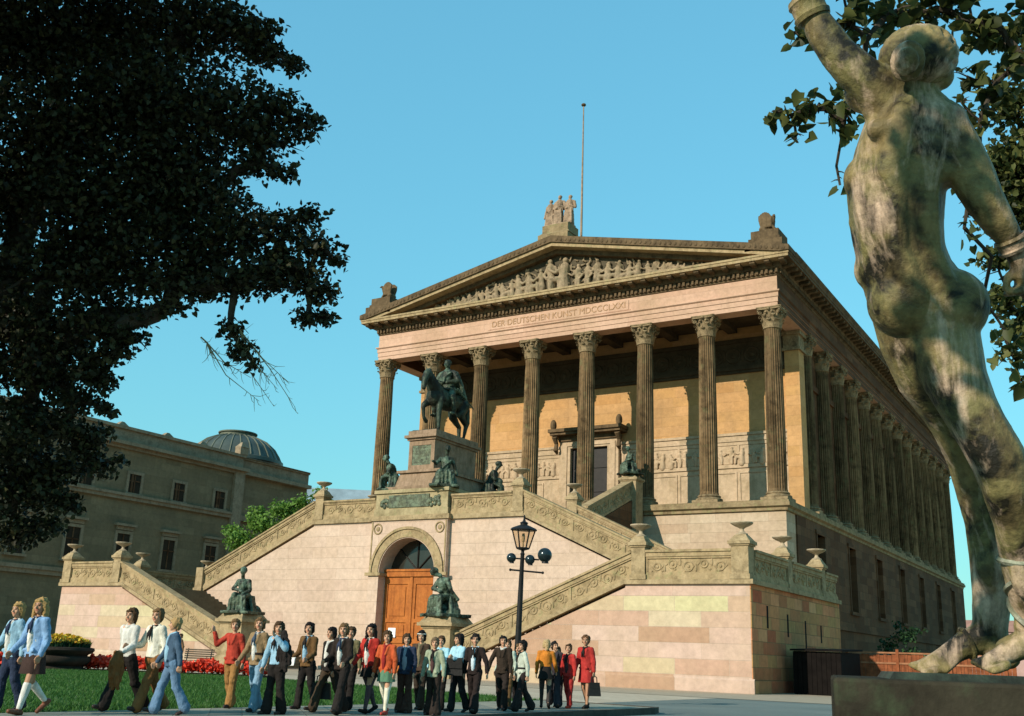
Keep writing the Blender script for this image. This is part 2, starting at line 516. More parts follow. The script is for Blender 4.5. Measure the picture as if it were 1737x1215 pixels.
# one column: shaft with base and capital below it
def shaft_mesh():
    n = 96; vs = []; fs = []
    hs = [.55, .75, 2.5, 4.6, 6.8, 9.0, 10.9, 11.18]; rs = [.635, .6, .60, .595, .578, .555, .53, .545]
    for h, r in zip(hs, rs):
        for k in range(n):
            t = (k % 4)/4
            fl = 0 if h in (.55, 11.18) else .075*math.sin(PI*t)*r/.6
            a = 2*PI*k/n
            vs.append(((r-fl)*math.cos(a), (r-fl)*math.sin(a), h))
    m = len(hs)
    for j in range(m-1):
        for k in range(n):
            k2 = (k+1) % n
            fs.append((j*n+k, j*n+k2, (j+1)*n+k2, (j+1)*n+k))
    fs.append(tuple(range((m-1)*n, m*n)))
    mb = MB(); mb.add(vs, fs)
    return mb.mesh('column_shaft', True, 25)
def base_mesh():
    mb = MB(); mb.box(-.86, .86, -.86, .86, 0, .17)
    mb.lathe([(.84,.17),(.87,.22),(.86,.3),(.78,.34),(.70,.37),(.70,.41),(.74,.43),(.75,.48),(.7,.53),(.645,.55)], n=32)
    return mb.mesh('column_base', True, 50)
def capital_mesh():
    mb = MB()
    z0 = 11.18
    mb.lathe([(.55,z0-.03),(.60,z0),(.60,z0+.06),(.54,z0+.08),(.54,z0+.6),(.58,z0+.95),(.70,z0+1.15),(.72,z0+1.2)], n=20)
    def leaf(a, h, w, out):
        prof = [(.545, z0+.06), (.58, z0+h*.45), (.64, z0+h*.8), (.60+out, z0+h), (.64+out, z0+h*.93), (.60+out*.9, z0+h*.82)]
        ws = [w, w*1.15, w*1.05, w*.75, w*.55, w*.2]
        ca, sa = math.cos(a), math.sin(a)
        vs = []
        for (r, z), ww in zip(prof, ws):
            for q in (-1, 0, 1):
                rr = r + (.03 if q == 0 else 0)
                vs.append((rr*ca - q*ww*.5*sa, rr*sa + q*ww*.5*ca, z))
        fs = []
        for j in range(5):
            for q in range(2):
                fs.append((j*3+q, j*3+q+1, (j+1)*3+q+1, (j+1)*3+q))
        mb.add(vs, fs)
    for k in range(8):
        leaf(2*PI*k/8, .55, .40, .17)
        leaf(2*PI*(k+.5)/8, .88, .40, .20)
    for k in range(4):
        a = PI/4 + PI/2*k
        ca, sa = math.cos(a), math.sin(a)
        pts = []
        for i in range(15):
            t = i/14*PI*2.6
            r = .17*(1-i/17)
            pts.append(((.88 + r*math.cos(t+.4))*ca, (.88 + r*math.cos(t+.4))*sa, z0+1.03 + r*math.sin(t+.4)))
        mb.tube([(.6*ca,.6*sa,z0+.62),(.72*ca,.72*sa,z0+.95)]+pts, [.05,.06]+[.065]*15, 6)
    for k in range(4):
        a = PI/2*k
        mb.ball((.74*math.cos(a), .74*math.sin(a), z0+1.25), (.13,.13,.13), 8, 6)
        for s in (-1, 1):
            a2 = a+s*.28
            mb.ball((.70*math.cos(a2), .70*math.sin(a2), z0+1.05), (.09,.09,.09), 8, 6)
    pl = []
    for k in range(4):
        a = PI/4+PI/2*k
        pl += [(1.05*math.cos(a-.07), 1.05*math.sin(a-.07)), (1.05*math.cos(a+.07), 1.05*math.sin(a+.07))]
        for t in (.25,.5,.75):
            aa = a+PI/2*t
            pl.append((.80*math.cos(aa) if False else (.74+.1*abs(t-.5)*2)*math.cos(aa), (.74+.1*abs(t-.5)*2)*math.sin(aa)))
    mb.ez(pl, z0+1.2, z0+1.31)
    mb.ez([(x*1.05, y*1.05) for x, y in pl], z0+1.312, z0+1.38)
    return mb.mesh('column_capital', True, 45)
SHM, BSM, CPM = shaft_mesh(), base_mesh(), capital_mesh()
def column(x, y):
    o = link('column', SHM, M['column'], G); o.location = (x, y-30, ZB); o.rotation_euler = (0,0,random.choice((0, PI/2, PI)))
    link('column_base', BSM, M['capital'], o)
    link('capital', CPM, M['capital'], o)
for i in range(8): column(S0*(i-3.5), 0)
for k in range(14): column(15.7, 7.15+4.4*k)
# entablature
b = MB()
loop(b, [(0,ZC),(0,23.80),(.045,23.80),(.045,24.14),(.09,24.14),(.09,24.42),(.14,24.45),(.2,24.5),(.2,24.57),(-1.15,24.57),(-1.15,ZC)], AX, AY, YB)
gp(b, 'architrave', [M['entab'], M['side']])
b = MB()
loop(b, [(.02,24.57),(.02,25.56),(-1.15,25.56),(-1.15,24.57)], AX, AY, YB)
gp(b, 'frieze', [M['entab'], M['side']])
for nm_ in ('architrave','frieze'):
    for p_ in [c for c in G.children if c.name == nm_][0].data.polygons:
        if abs(p_.normal.x) > .5: p_.material_index = 1  # flank faces get the stone with painted shade
b = MB(); b.box(-5.75, 5.75, AY-.07, AY, 24.72, 25.42)
b.box(-5.9, 5.9, AY-.05, AY, 24.68, 24.72)
gp(b, 'inscription_panel', M['entab'])
cu = bpy.data.curves.new('inscription', 'FONT'); cu.body = 'DER DEUTSCHEN KUNST MDCCCLXXI'; cu.size = .66; cu.extrude = .012
cu.align_x = 'CENTER'; cu.align_y = 'CENTER'
tmp = bpy.data.objects.new('tmp_text', cu); COL.objects.link(tmp); tmp.rotation_euler = (PI/2,0,0)
bpy.context.view_layer.update()
tme = bpy.data.meshes.new_from_object(tmp.evaluated_get(bpy.context.evaluated_depsgraph_get()))
bpy.data.objects.remove(tmp)
xs = [v.co.x for v in tme.vertices]; kx = 11.0/(max(xs)-min(xs))
for v in tme.vertices: v.co = (v.co.x*kx, -v.co.z, v.co.y)
tme.materials.clear()
M['letters'] = plain('gilt_letters', (.33,.19,.10), .6, .3, 6)
ot = link('inscription', tme, M['letters'], G); ot.location = (0, AY-.085-30, 25.07)
b = MB()
loop(b, [(.02,25.56),(.10,25.60),(.10,25.70),(.16,25.72),(.16,26.02),(.30,26.05),(.34,26.12),(.34,26.42),(-1,26.42),(-1,25.56)], AX, AY, YB)
d = MB()
x = -AX-.1
while x < AX+.1:
    b.box(x, x+.17, AY-.30, AY-.16, 25.74, 26.01); x += .32
y = AY
while y < YB:
    b.box(AX+.16, AX+.30, y, y+.17, 25.74, 26.01); y += .32
def modil_f(x): b.ex([(AY-.34,26.13),(AY-.34,26.419),(AY-1.02,26.419),(AY-1.02,26.28),(AY-.9,26.2),(AY-.6,26.2)], x-.17, x+.17)
def modil_s(y): b.ey([(AX+.34,26.13),(AX+.34,26.419),(AX+1.02,26.419),(AX+1.02,26.28),(AX+.9,26.2),(AX+.6,26.2)], y-.17, y+.17)
for k in range(36): modil_f(-16.9+.966*k)
for k in range(70): modil_s(-.2+.95*k)
gp(b, 'dentil_course', M['cornice'])
b = MB()
loop(b, [(.3,26.42),(1.12,26.42),(1.12,26.60),(1.17,26.62),(1.17,26.76),(-1,26.76),(-1,26.42)], AX, AY, YB)
o = gp(b, 'corona', [M['parapet'], M['cornice']])
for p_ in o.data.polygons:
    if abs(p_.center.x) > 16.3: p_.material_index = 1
for sx in (-1, 1):                           # gutter sima along the eaves
    b = MB(); b.ey([(sx*(AX+1.0),26.76),(sx*(AX+1.17),26.76),(sx*(AX+1.28),26.95),(sx*(AX+1.28),27.1),(sx*(AX+1.0),27.1)], -.3, YB+1.2)
    gp(b, 'gutter', M['cornice'])
# pediment
SL = .216
b = MB()
b.ey([(-15.6,26.7),(15.6,26.7),(0,30.07)], -.45, -.2)
gp(b, 'tympanum', stone('tympanum_ground', (.10,.08,.05), (.07,.055,.035), (.03,.024,.016), 1.5, .5, .2))  # relief backing darkened, undercut shade put into its colour
for sx in (1,-1):
    b = MB()
    pb = lambda x, dz: (sx*x, 30.15-SL*x+dz)
    b.ey([pb(0,-.02),(sx*15.66,26.765),(sx*16.83,26.765),pb(0,.25)], -1.70, -.2)
    gp(b, 'raking_corona', M['parapet'])
    b = MB()
    b.ey([pb(0,.252),(sx*16.84,26.767),(sx*17.5,26.767),(sx*17.5,27.12),pb(0,.76)], -1.84, -.1)
    n = 46
    for k in range(n):                       # palmette band on the sima
        x = .5+k*.37
        zc_ = 30.15-SL*x+.47
        b.ball((sx*x, -1.85, zc_), (.11,.05,.13), 8, 5)
    gp(b, 'raking_sima', M['cornice'])
    b = MB()
    b.ey([pb(0,-.35),(sx*14.02,26.766),(sx*15.6,26.766),pb(0,-.023)], -.95, -.3)
    gp(b, 'bed_moulding', M['cornice'])
b = MB()
b.ey([(-17.3,26.8),(17.3,26.8),(17.3,27.0),(0,30.78),(-17.3,27.0)], -.15, YB+1.0)
gp(b, 'roof', M['roof'])
# tympanum figures
def mini(bl, x, y, z, h, kind, s=1):
    """small sculpted figure for reliefs, h = height available"""
    if kind == 'stand':
        u = h/1.0
        bl.chain([(x,y,z,.10*u),(x+.02*s*u,y-.02*u,z+.30*u,.14*u),(x,y-.03*u,z+.55*u,.11*u),(x-.02*s*u,y-.04*u,z+.75*u,.135*u)])
        bl.ball((x-.02*s*u,y-.07*u,z+.93*u), .075*u, 8, 6)
        bl.chain([(x+.12*u,y-.05*u,z+.76*u,.045*u),(x+.22*s*u,y-.09*u,z+.58*u,.04*u),(x+.34*s*u,y-.12*u,z+.66*u,.035*u)])
        bl.chain([(x-.12*u,y-.05*u,z+.76*u,.045*u),(x-.2*s*u,y-.08*u,z+.55*u,.04*u),(x-.1*s*u,y-.12*u,z+.42*u,.035*u)])
        bl.chain([(x+.06*u,y-.09*u,z,.05*u),(x+.07*u,y-.1*u,z+.32*u,.05*u)])
    elif kind == 'sit':
        u = h/.8
        bl.cap((x,y,z),(x,y-.02*u,z+.28*u),.17*u,.15*u)
        bl.chain([(x,y-.03*u,z+.3*u,.12*u),(x-.04*s*u,y-.04*u,z+.58*u,.12*u)])
        bl.ball((x-.06*s*u,y-.06*u,z+.74*u), .07*u, 8, 6)
        bl.chain([(x,y-.06*u,z+.3*u,.08*u),(x+.28*s*u,y-.1*u,z+.32*u,.07*u),(x+.3*s*u,y-.1*u,z,.05*u)])
        bl.chain([(x-.04*s*u,y-.08*u,z+.6*u,.045*u),(x+.16*s*u,y-.12*u,z+.46*u,.04*u),(x+.3*s*u,y-.12*u,z+.55*u,.035*u)])
    else:
        u = h/.45
        bl.chain([(x-.45*s*u,y-.05*u,z+.07*u,.06*u),(x-.1*s*u,y-.07*u,z+.12*u,.10*u),(x+.2*s*u,y-.06*u,z+.18*u,.12*u),(x+.36*s*u,y-.07*u,z+.27*u,.08*u)])
        bl.ball((x+.42*s*u,y-.08*u,z+.38*u), .065*u, 8, 6)
        bl.cap((x+.3*s*u,y-.1*u,z+.26*u),(x+.42*s*u,y-.12*u,z+.03*u),.04*u,.035*u)
bl = BL()
rr = random.Random(3)
x = -13.2
while x < 13.3:
    h = 30.0-SL*abs(x)-26.82-.25
    s = 1 if x < 0 else -1
    if h > 1.35: k = rr.choice(['stand','stand','sit','sit']); hh = h*rr.uniform(.74,1.0)
    elif h > .8: k = 'sit'; hh = h*.95
    else: k = 'lie'; hh = h*.9
    mini(bl, x, -.5, 26.78, hh, k, s)
    x += {'stand': .34*hh, 'sit': .42*hh, 'lie': 1.5*hh}[k]+.10
for k_ in range(260):
    x = rr.uniform(-12,12); h = 30.0-SL*abs(x)-26.9; z = 26.85+rr.random()*h*.85
    a_ = rr.uniform(0,PI); l_ = rr.uniform(.15,.4)*min(1,h/1.5)
    bl.cap((x,-.48,z),(x+l_*math.cos(a_),-.5-.16*rr.random(),min(z+l_*math.sin(a_),26.8+h)),.09,.06)
o = bl.body('relief', M['relief'], G, .045, 2); o.location = (0,-30,0)
# portico ceiling, cella front and flanks
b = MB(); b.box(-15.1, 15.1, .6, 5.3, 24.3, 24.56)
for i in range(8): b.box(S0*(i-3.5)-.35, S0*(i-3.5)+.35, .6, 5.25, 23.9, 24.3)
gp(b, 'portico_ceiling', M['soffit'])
b = MB(); b.box(-15.55, 15.55, 5.3, 6.1, ZB-.05, 24.5)
gp(b, 'cella_wall', M['cella'])
for sx in (-1, 1):
    b = MB()
    b.box(sx*14.95, sx*15.95, 5.05, 6.3, ZB, 22.1)
    an = gp(b, 'anta', M['cella'])
    b = MB()
    b.box(sx*14.8, sx*16.1, 4.9, 6.45, 22.1, 22.3); b.box(sx*14.9, sx*16.0, 5.0, 6.35, 22.3, 23.2); b.box(sx*14.75, sx*16.15, 4.85, 6.5, 23.2, 23.48)
    gp(b, 'anta_capital', M['capital'], parent=an).location = (0,0,0)
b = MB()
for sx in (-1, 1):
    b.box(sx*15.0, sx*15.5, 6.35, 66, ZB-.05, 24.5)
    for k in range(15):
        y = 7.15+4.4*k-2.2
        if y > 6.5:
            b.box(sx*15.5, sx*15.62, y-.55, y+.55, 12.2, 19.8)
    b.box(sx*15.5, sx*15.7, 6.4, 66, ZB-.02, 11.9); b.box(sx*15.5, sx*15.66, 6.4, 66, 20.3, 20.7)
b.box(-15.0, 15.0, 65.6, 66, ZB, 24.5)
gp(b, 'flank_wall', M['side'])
# wainscot of the cella front
b = MB()
for a0, a1 in ((-14.95,-2.55),(2.55,14.95)):
    b.box(a0, a1, 5.17, 5.3, ZB, 11.5); b.box(a0, a1, 5.22, 5.3, 11.5, 16.0)
    b.box(a0, a1, 5.08, 5.3, 16.0, 16.2); b.box(a0, a1, 5.14, 5.3, 16.2, 16.42); b.box(a0, a1, 5.05, 5.3, 16.42, 16.6)
    b.box(a0, a1, 5.12, 5.22, 14.15, 14.4); b.box(a0, a1, 5.15, 5.22, 15.75, 16.0)
    x = a0+.1
    while x < a1-1.9:
        b.box(x, x+.12, 5.16, 5.22, 11.8, 13.9); b.box(x+1.95, x+2.07, 5.16, 5.22, 11.8, 13.9)
        b.box(x+.12, x+1.95, 5.16, 5.22, 11.8, 11.92); b.box(x+.12, x+1.95, 5.16, 5.22, 13.78, 13.9)
        b.box(x-.06, x+.10, 5.13, 5.22, 14.4, 15.75)
        x += 2.2
gp(b, 'wainscot', M['wainscot'])
bl = BL()
for a0, a1 in ((-14.9,-2.6),(2.6,14.9)):
    bl.box(a0, a1, 5.19, 5.28, 14.42, 15.73)
    x = a0+.5
    while x < a1-.3:
        mini(bl, x, 5.2, 14.45, rr.uniform(.95,1.2), rr.choice(['stand','stand','sit']), rr.choice((-1,1))); x += rr.uniform(.42,.85)
o = bl.body('wall_relief', M['wainscot'], G, .04, 1); o.location = (0,-30,0)
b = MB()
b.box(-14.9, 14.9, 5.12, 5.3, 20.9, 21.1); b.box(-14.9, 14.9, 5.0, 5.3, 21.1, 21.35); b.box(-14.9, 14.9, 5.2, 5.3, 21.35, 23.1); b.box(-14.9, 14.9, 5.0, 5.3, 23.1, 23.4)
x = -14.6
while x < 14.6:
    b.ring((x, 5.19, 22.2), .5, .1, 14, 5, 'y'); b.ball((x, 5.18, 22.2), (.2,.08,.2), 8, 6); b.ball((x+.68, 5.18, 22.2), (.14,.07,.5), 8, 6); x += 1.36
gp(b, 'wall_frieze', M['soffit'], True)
# portal
b = MB()
b.box(-2.45, -1.55, 4.85, 5.3, ZB, 16.9); b.box(1.55, 2.45, 4.85, 5.3, ZB, 16.9); b.box(-1.55, 1.55, 4.85, 5.3, 16.35, 16.9)
b.box(-2.2, -1.8, 4.78, 4.85, ZB, 16.7); b.box(1.8, 2.2, 4.78, 4.85, ZB, 16.7); b.box(-1.8, 1.8, 4.78, 4.85, 16.5, 16.7)
pt = gp(b, 'portal', M['wainscot'])
b = MB()
b.box(-2.5, 2.5, 4.7, 5.3, 16.9, 17.3); b.box(-2.95, 2.95, 4.1, 5.3, 17.3, 17.5); b.box(-3.05, 3.05, 3.95, 5.3, 17.5, 17.75)
for sx in (-1, 1):
    b.tube([(sx*2.62,4.75,16.0),(sx*2.62,4.5,16.2),(sx*2.62,4.6,16.7),(sx*2.62,4.25,17.2)], [.1,.2,.16,.22], 8)
    b.ball((sx*2.75,4.3,18.1), (.25,.25,.45), 10, 8)
gp(b, 'portal_cornice', M['cornice'], parent=pt)
b = MB(); b.box(-1.55, 1.55, 5.2, 5.32, ZB, 16.35)
for sx in (-1, 1):
    for z0, z1 in ((11.2,12.8),(13.0,14.6),(14.8,16.2)): b.box(sx*.15, sx*1.4, 5.14, 5.2, z0, z1)
gp(b, 'portal_door', M['doordark'], parent=pt)
# gable ridge block for the crowning group (part of the roof)
b = MB()
b.box(-1.25, 1.25, -1.55, .6, 30.6, 31.2); b.taper(0, -.35, 31.2, 31.45, 1.32, 1.1, 1.1, .85); b.box(-1.08, 1.08, -1.2, .45, 31.45, 32.05)
gp(b, 'apex_pedestal', M['olive'])
for sx in (-1, 1):
    b = MB()
    b.box(sx*14.55, sx*17.05, -1.7, .8, 27.1, 27.75); b.box(sx*14.75, sx*16.85, -1.5, .7, 27.75, 28.0); b.box(sx*14.9, sx*16.75, -1.4, .6, 28.0, 28.55)
    gp(b, 'corner_pedestal', M['cornice'])

# ================================================================== THE DOUBLE STAIRCASE
ST = tag(empty('double_staircase', (0, -16, 0)), 'pink sandstone double staircase with carved parapets and arched door before the gallery', 'staircase')
def sp(mb, name, mat, smooth=False, parent=ST, angle=40):
    o = mb.build(name, mat, parent, smooth, angle)
    if parent is ST: o.location = (0, 16, 0)
    return o
YT, YI = -22.72, -16.63
XK, XO, XP = 15.9, 21.37, 7.2
def par(mb, p0, p1, z0, z1, h=1.22, secs=None):
    """run of parapet from p0 to p1 (plan), base rising z0 to z1; sheared section"""
    p0 = Vector((p0[0],p0[1],0)); p1 = Vector((p1[0],p1[1],0)); L = (p1-p0).length
    d = (p1-p0)/L; nn = Vector((-d.y, d.x, 0))
    def sec(s0, s1, h0, h1, t):
        vs = []
        for s in (s0, s1):
            z = z0+(z1-z0)*s/L
            for tt, hh in ((-t,h0),(t,h0),(t,h1),(-t,h1)):
                q = p0+d*s+nn*tt; vs.append((q.x, q.y, z+hh))
        mb.add(vs, [(0,1,2,3),(7,6,5,4),(0,4,5,1),(1,5,6,2),(2,6,7,3),(3,7,4,0)])
    sec(0, L, 0, .17, .27); sec(0, L, .17, .24, .24); sec(0, L, .24, .9, .17)
    sec(0, L, .24, .30, .21)
    sec(0, L, .86, .94, .23); sec(0, L, .94, h-.1, .27); sec(0, L, h-.1, h, .33)
    n = max(1, round(L/2.9)); g = L/n
    for k in range(n):
        sec(max(0,k*g-.07), min(L,k*g+.07), .3, .86, .21)
        m = max(2, int((g-.3)/.62)); 
        for j in range(m):                    # scrollwork: rosettes in rings with buds between
            s = k*g+.15+(g-.3)*(j+.5)/m
            z = z0+(z1-z0)*s/L+.58
            for sg in (-1, 1):
                rq = .15+.05*((j*7+k*3) % 3)/2; c = p0+d*s+nn*(sg*.175); z = z0+(z1-z0)*s/L+.58+(.05 if j % 2 else -.05)
                ax = 'y' if abs(d.x) > .5 else 'x'
                mb.ring((c.x,c.y,z), rq, .04, 12, 5, ax)
                e = (.075,.05,.075) if ax == 'y' else (.05,.075,.075)
                mb.ball((c.x,c.y,z), e, 7, 5)
                c2 = c+d*.3*(g-.3)/m*1.6
                z2 = z+(z1-z0)/L*.3*(g-.3)/m*1.6
                e2 = (.05,.045,.17) if ax == 'y' else (.045,.05,.17)
                if j < m-1: mb.ball((c2.x,c2.y,z2+(.07 if j%2 else -.07)), e2, 7, 5)
                st = [p0+d*min(L-.1,max(.1,s+(q-2)*.15))+nn*(sg*.178) for q in range(5)]
                mb.tube([(q_.x,q_.y,z0+(z1-z0)*min(L-.1,max(.1,s+(qi-2)*.15))/L+.58+(.2 if j%2 else -.2)*math.sin(qi*PI/4)) for qi, q_ in enumerate(st)], .03, 5)
                for q in range(2):
                    c3 = c+d*random.uniform(-.3,.3); e3 = (.06,.04,.05) if ax == 'y' else (.04,.06,.05)
                    mb.ball((c3.x,c3.y,z+random.choice((-1,1))*random.uniform(.16,.23)), e3, 6, 4)
def urn_mesh():
    mb = MB()
    mb.lathe([(.24,0),(.24,.05),(.17,.08),(.10,.14),(.075,.22),(.10,.26),(.16,.30),(.30,.36),(.42,.43),(.46,.47),(.46,.51),(.42,.51),(.36,.47),(.2,.43)], n=24)
    return mb.mesh('urn_bowl', True, 35)
URN = urn_mesh()
def post(x, y, z0, z1, w=.62, urn=True, cap=True, us=1.0):
    mb = MB()
    h = w/2
    mb.box(x-h, x+h, y-h, y+h, z0, z1)
    mb.box(x-h-.06, x+h+.06, y-h-.06, y+h+.06, z0, z0+.2)
    if cap:
        mb.box(x-h-.05, x+h+.05, y-h-.05, y+h+.05, z1, z1+.07); mb.box(x-h-.11, x+h+.11, y-h-.11, y+h+.11, z1+.07, z1+.2)
        mb.taper(x, y, z1+.2, z1+.46, h+.07, h+.07, .22, .22)
    o = sp(mb, 'parapet_post', M['coping'])
    if urn:
        u = link('urn', URN, M['urn'], o); u.location = (x, y, z1+(.46 if cap else .0)); u.scale = (us,us,us)
    return o
for sx in (-1, 1):
    # outer flight body, landing body
    b = MB()
    b.ey([(sx*5.95,0),(sx*XK,0),(sx*XK,4.05),(sx*5.95,-.15+.02)][:3]+[(sx*6.35,0.05)], YT, YI)
    b.box(sx*XK, sx*21.33, YT, -9.0, 0, 4.22)
    sp(b, 'outer_flight_wall', M['terrace'])
    b = MB()
    b.box(sx*7.2, sx*XO+sx*.07, YT-.07, YT-.002, -.05, .49)
    b.ex([(YT-.07,.49),(YT-.002,.49),(YT-.002,.56)], *sorted((sx*7.3, sx*21.44)))
    sp(b, 'wall_plinth', M['terrace'])
    # inner flight body
    b = MB()
    b.ey([(sx*XP,0),(sx*XK,0),(sx*XK,4.15),(sx*XP,8.05)], YI, -10.8)
    sp(b, 'inner_flight_wall', M['pink'])
    # steps
    b = MB(); n = 27
    for i in range(n):
        xa = 6.1+(XK-6.1)*i/n; xb = 6.1+(XK-6.1)*(i+1)/n
        b.box(sx*xa, sx*(xb+.03), YT+.5, YI-.003, 4.3*(i+1)/n-.45, 4.3*(i+1)/n)
    n = 24
    for i in range(n):
        xa = XK-(XK-XP)*i/n; xb = XK-(XK-XP)*(i+1)/n
        b.box(sx*xa, sx*(xb-.03), YI+.5, -11.3, 4.3+4.1*(i+1)/n-.5, 4.3+4.1*(i+1)/n)
    b.box(sx*XK, sx*20.9, YT+.4, -9.4, 4.223, 4.3)
    sp(b, 'stair_steps', M['steps'])
    # string mouldings
    b = MB()
    b.box(sx*XK, sx*(XO+.14), YT-.14, YT+.3, 4.19, 4.38)
    b.box(sx*(XO-.3), sx*(XO+.14), YT+.3, -9.0, 4.19, 4.38)
    b.ey([(sx*6.2,.12),(sx*XK,4.19),(sx*XK,4.38),(sx*6.2,.31)], YT-.14, YT+.3)
    b.ey([(sx*XP,8.17),(sx*XK,4.25),(sx*XK,4.42),(sx*XP,8.34)], YI-.12, YI+.3)
    sp(b, 'string_moulding', M['coping'])
    # parapets
    b = MB()
    par(b, (sx*7.35,YT+.2), (sx*16.2,YT+.2), .80, 4.37)
    sp(b, 'stair_parapet', M['parapet'], True, angle=30)
    b = MB()
    par(b, (sx*16.86,YT+.2), (sx*20.62,YT+.2), 4.38, 4.38)
    sp(b, 'landing_parapet', M['parapet'], True, angle=30)
    b = MB()
    par(b, (sx*(XO-.25),YT+.7), (sx*(XO-.25),-17.6), 4.38, 4.38); par(b, (sx*(XO-.25),-16.9), (sx*(XO-.25),-12.0), 4.38, 4.38); par(b, (sx*(XO-.25),-11.4), (sx*(XO-.25),-9.2), 4.38, 4.38)
    sp(b, 'side_parapet', M['cornice'] if False else M['parapet'], True, angle=30)
    b = MB()
    par(b, (sx*XK,YI+.18), (sx*7.2,YI+.18), 4.42, 8.34)
    sp(b, 'stair_parapet', M['parapet'], True, angle=30)
    b = MB()
    par(b, (sx*XK,-11.05), (sx*7.4,-11.05), 4.42, 8.34)
    sp(b, 'rear_parapet', M['parapet'], True, angle=30)
    post(sx*16.53, YT+.2, 4.38, 5.73)
    post(sx*20.98, YT+.25, 4.38, 5.70, .72)
    post(sx*(XO-.3), -17.25, 4.38, 5.70); post(sx*(XO-.3), -11.7, 4.38, 5.70)
    post(sx*16.15, YI+.1, 4.3, 5.75, .6, False, True if False else False)
    post(sx*6.85, YI+.2, 8.43, 9.72)
    post(sx*7.25, -11.05, 8.3, 9.72, .62)
# mottled flank of the right terrace
b = MB(); b.box(21.33, 21.372, YT+.002, -9.0, .5, 4.19); b.box(21.33, 21.44, YT+.002, -9.0, -.05, .5)
fl = sp(b, 'terrace_flank', M['terrace_side'])
for y, z0, z1 in ((-20.7,2.55,3.45),(-17.9,2.3,3.25),(-15.2,1.5,3.1),(-12.6,2.2,3.0)):
    c = MB(); c.box(21.37, 21.378, y-.11, y+.11, z0, z1); sp(c, 'vent_slit', M['hut'], parent=fl)
# central block with the arched doorway
b = MB()
for sx in (-1, 1): b.box(sx*2.6, sx*XP, YI, -10.8, 0, 8.18)
b.box(-2.6, 2.6, -15.7, -10.8, 0, 8.18); b.box(-XP, XP, -10.8, -.95, 0, 8.15)
sp(b, 'centre_block', M['pink'])
b = MB(); b.box(-XP+.1, XP-.1, YI+.4, -.96, 8.15, 8.45)
sp(b, 'platform_floor', M['floor'])
YA = -16.95; AR = 1.88; ZS = 5.3
b = MB()
for sx in (-1, 1): b.box(sx*AR, sx*2.6, YA, -15.7, 0, 8.18)
na = 28
for i in range(na):
    a0 = PI*i/na; a1 = PI*(i+1)/na
    b.ey([(AR*math.cos(a0), ZS+AR*math.sin(a0)),(AR*math.cos(a1), ZS+AR*math.sin(a1)),(AR*math.cos(a1),8.18),(AR*math.cos(a0),8.18)], YA, -15.7)
AS = sp(b, 'arch_surround', M['pink'])
b = MB()
for i in range(na):
    a0 = PI*i/na; a1 = PI*(i+1)/na
    for r0, r1, pr in ((1.93,2.36,.05),(2.36,2.5,.12)):
        b.ey([(r0*math.cos(a0), ZS+r0*math.sin(a0)),(r0*math.cos(a1), ZS+r0*math.sin(a1)),(r1*math.cos(a1), ZS+r1*math.sin(a1)),(r1*math.cos(a0), ZS+r1*math.sin(a0))], YA-pr, YA-.001)
for sx in (-1, 1):
    b.box(sx*1.82, sx*2.76, YA-.14, YA-.001, ZS-.17, ZS)
    b.box(sx*1.74, sx*1.879, YA-.10, -16.2, ZS-.16, ZS-.01)
    b.ring((sx*2.12, YA-.02, 7.72), .27, .05, 20, 6, 'y'); b.ball((sx*2.12, YA-.01, 7.72), (.14,.07,.14), 10, 6)
    b.box(sx*2.48, sx*2.56, YA-.03, YA-.001, ZS+.02, 8.1)
sp(b, 'archivolt', M['parapet'], True, AS if False else ST, 30)
b = MB()
b.box(-1.88, 1.88, -16.250, -16.110, 0, 5.28); b.box(-1.87, 1.87, -16.420, -16.110, 5.12, 5.5); b.box(-1.87, 1.87, -16.480, -16.110, 5.4, 5.52)
b.box(-.09, .09, -16.360, -16.250, 0, 5.1)
for sx in (-1, 1):
    b.box(sx*.09, sx*.27, -16.310, -16.250, 0, 5.1); b.box(sx*1.66, sx*1.87, -16.310, -16.250, 0, 5.1)
    for z0, z1 in ((0,.35),(1.55,1.78),(2.65,2.85),(4.72,5.1)): b.box(sx*.27, sx*1.66, -16.310, -16.250, z0, z1)
    for z0, z1 in ((.5,1.4),(1.92,2.52),(3.0,4.57)): b.box(sx*.42, sx*1.52, -16.290, -16.250, z0, z1)
DR = sp(b, 'door', M['door'])
b = MB(); b.box(-1.42, -.92, -16.330, -16.311, 1.85, 2.35); sp(b, 'notice', M['paper'], parent=DR)
b = MB(); b.box(-1.88, 1.88, -15.85, -15.75, 5.3, 7.2); 
FL = sp(b, 'fanlight', M['glassdark'])
b = MB()
for a in (45, 90, 135): b.tube([(0,-15.9,5.5),(1.85*math.cos(math.radians(a)),-15.9,5.5+1.75*math.sin(math.radians(a)))], .035, 6)
sp(b, 'glazing_bars', M['doordark'], parent=FL)
# platform front: moulding and parapets left and right of the monument base
b = MB()
b.box(-XP-.05, XP+.05, YI-.14, YI+.3, 8.17, 8.43); b.box(-2.75, 2.75, YA-.12, YI-.14, 8.17, 8.43)
sp(b, 'platform_cornice', M['coping'])
for sx in (-1, 1):
    b = MB(); par(b, (sx*2.62,YI+.18), (sx*6.5,YI+.18), 8.43, 8.43, 1.1)
    sp(b, 'platform_parapet', M['parapet'], True, angle=30)
    # sloping cheeks of the upper middle flight
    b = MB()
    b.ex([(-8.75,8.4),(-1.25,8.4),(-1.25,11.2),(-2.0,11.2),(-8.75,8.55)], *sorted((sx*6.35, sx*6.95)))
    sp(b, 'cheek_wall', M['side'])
    b = MB(); par(b, (sx*6.65,-8.8), (sx*6.65,-2.5), 8.55, 11.05)
    sp(b, 'cheek_parapet', M['parapet'], True, angle=30)
    post(sx*6.65, -1.95, 8.4, 12.3, 1.1, False, True)
b = MB(); n = 14
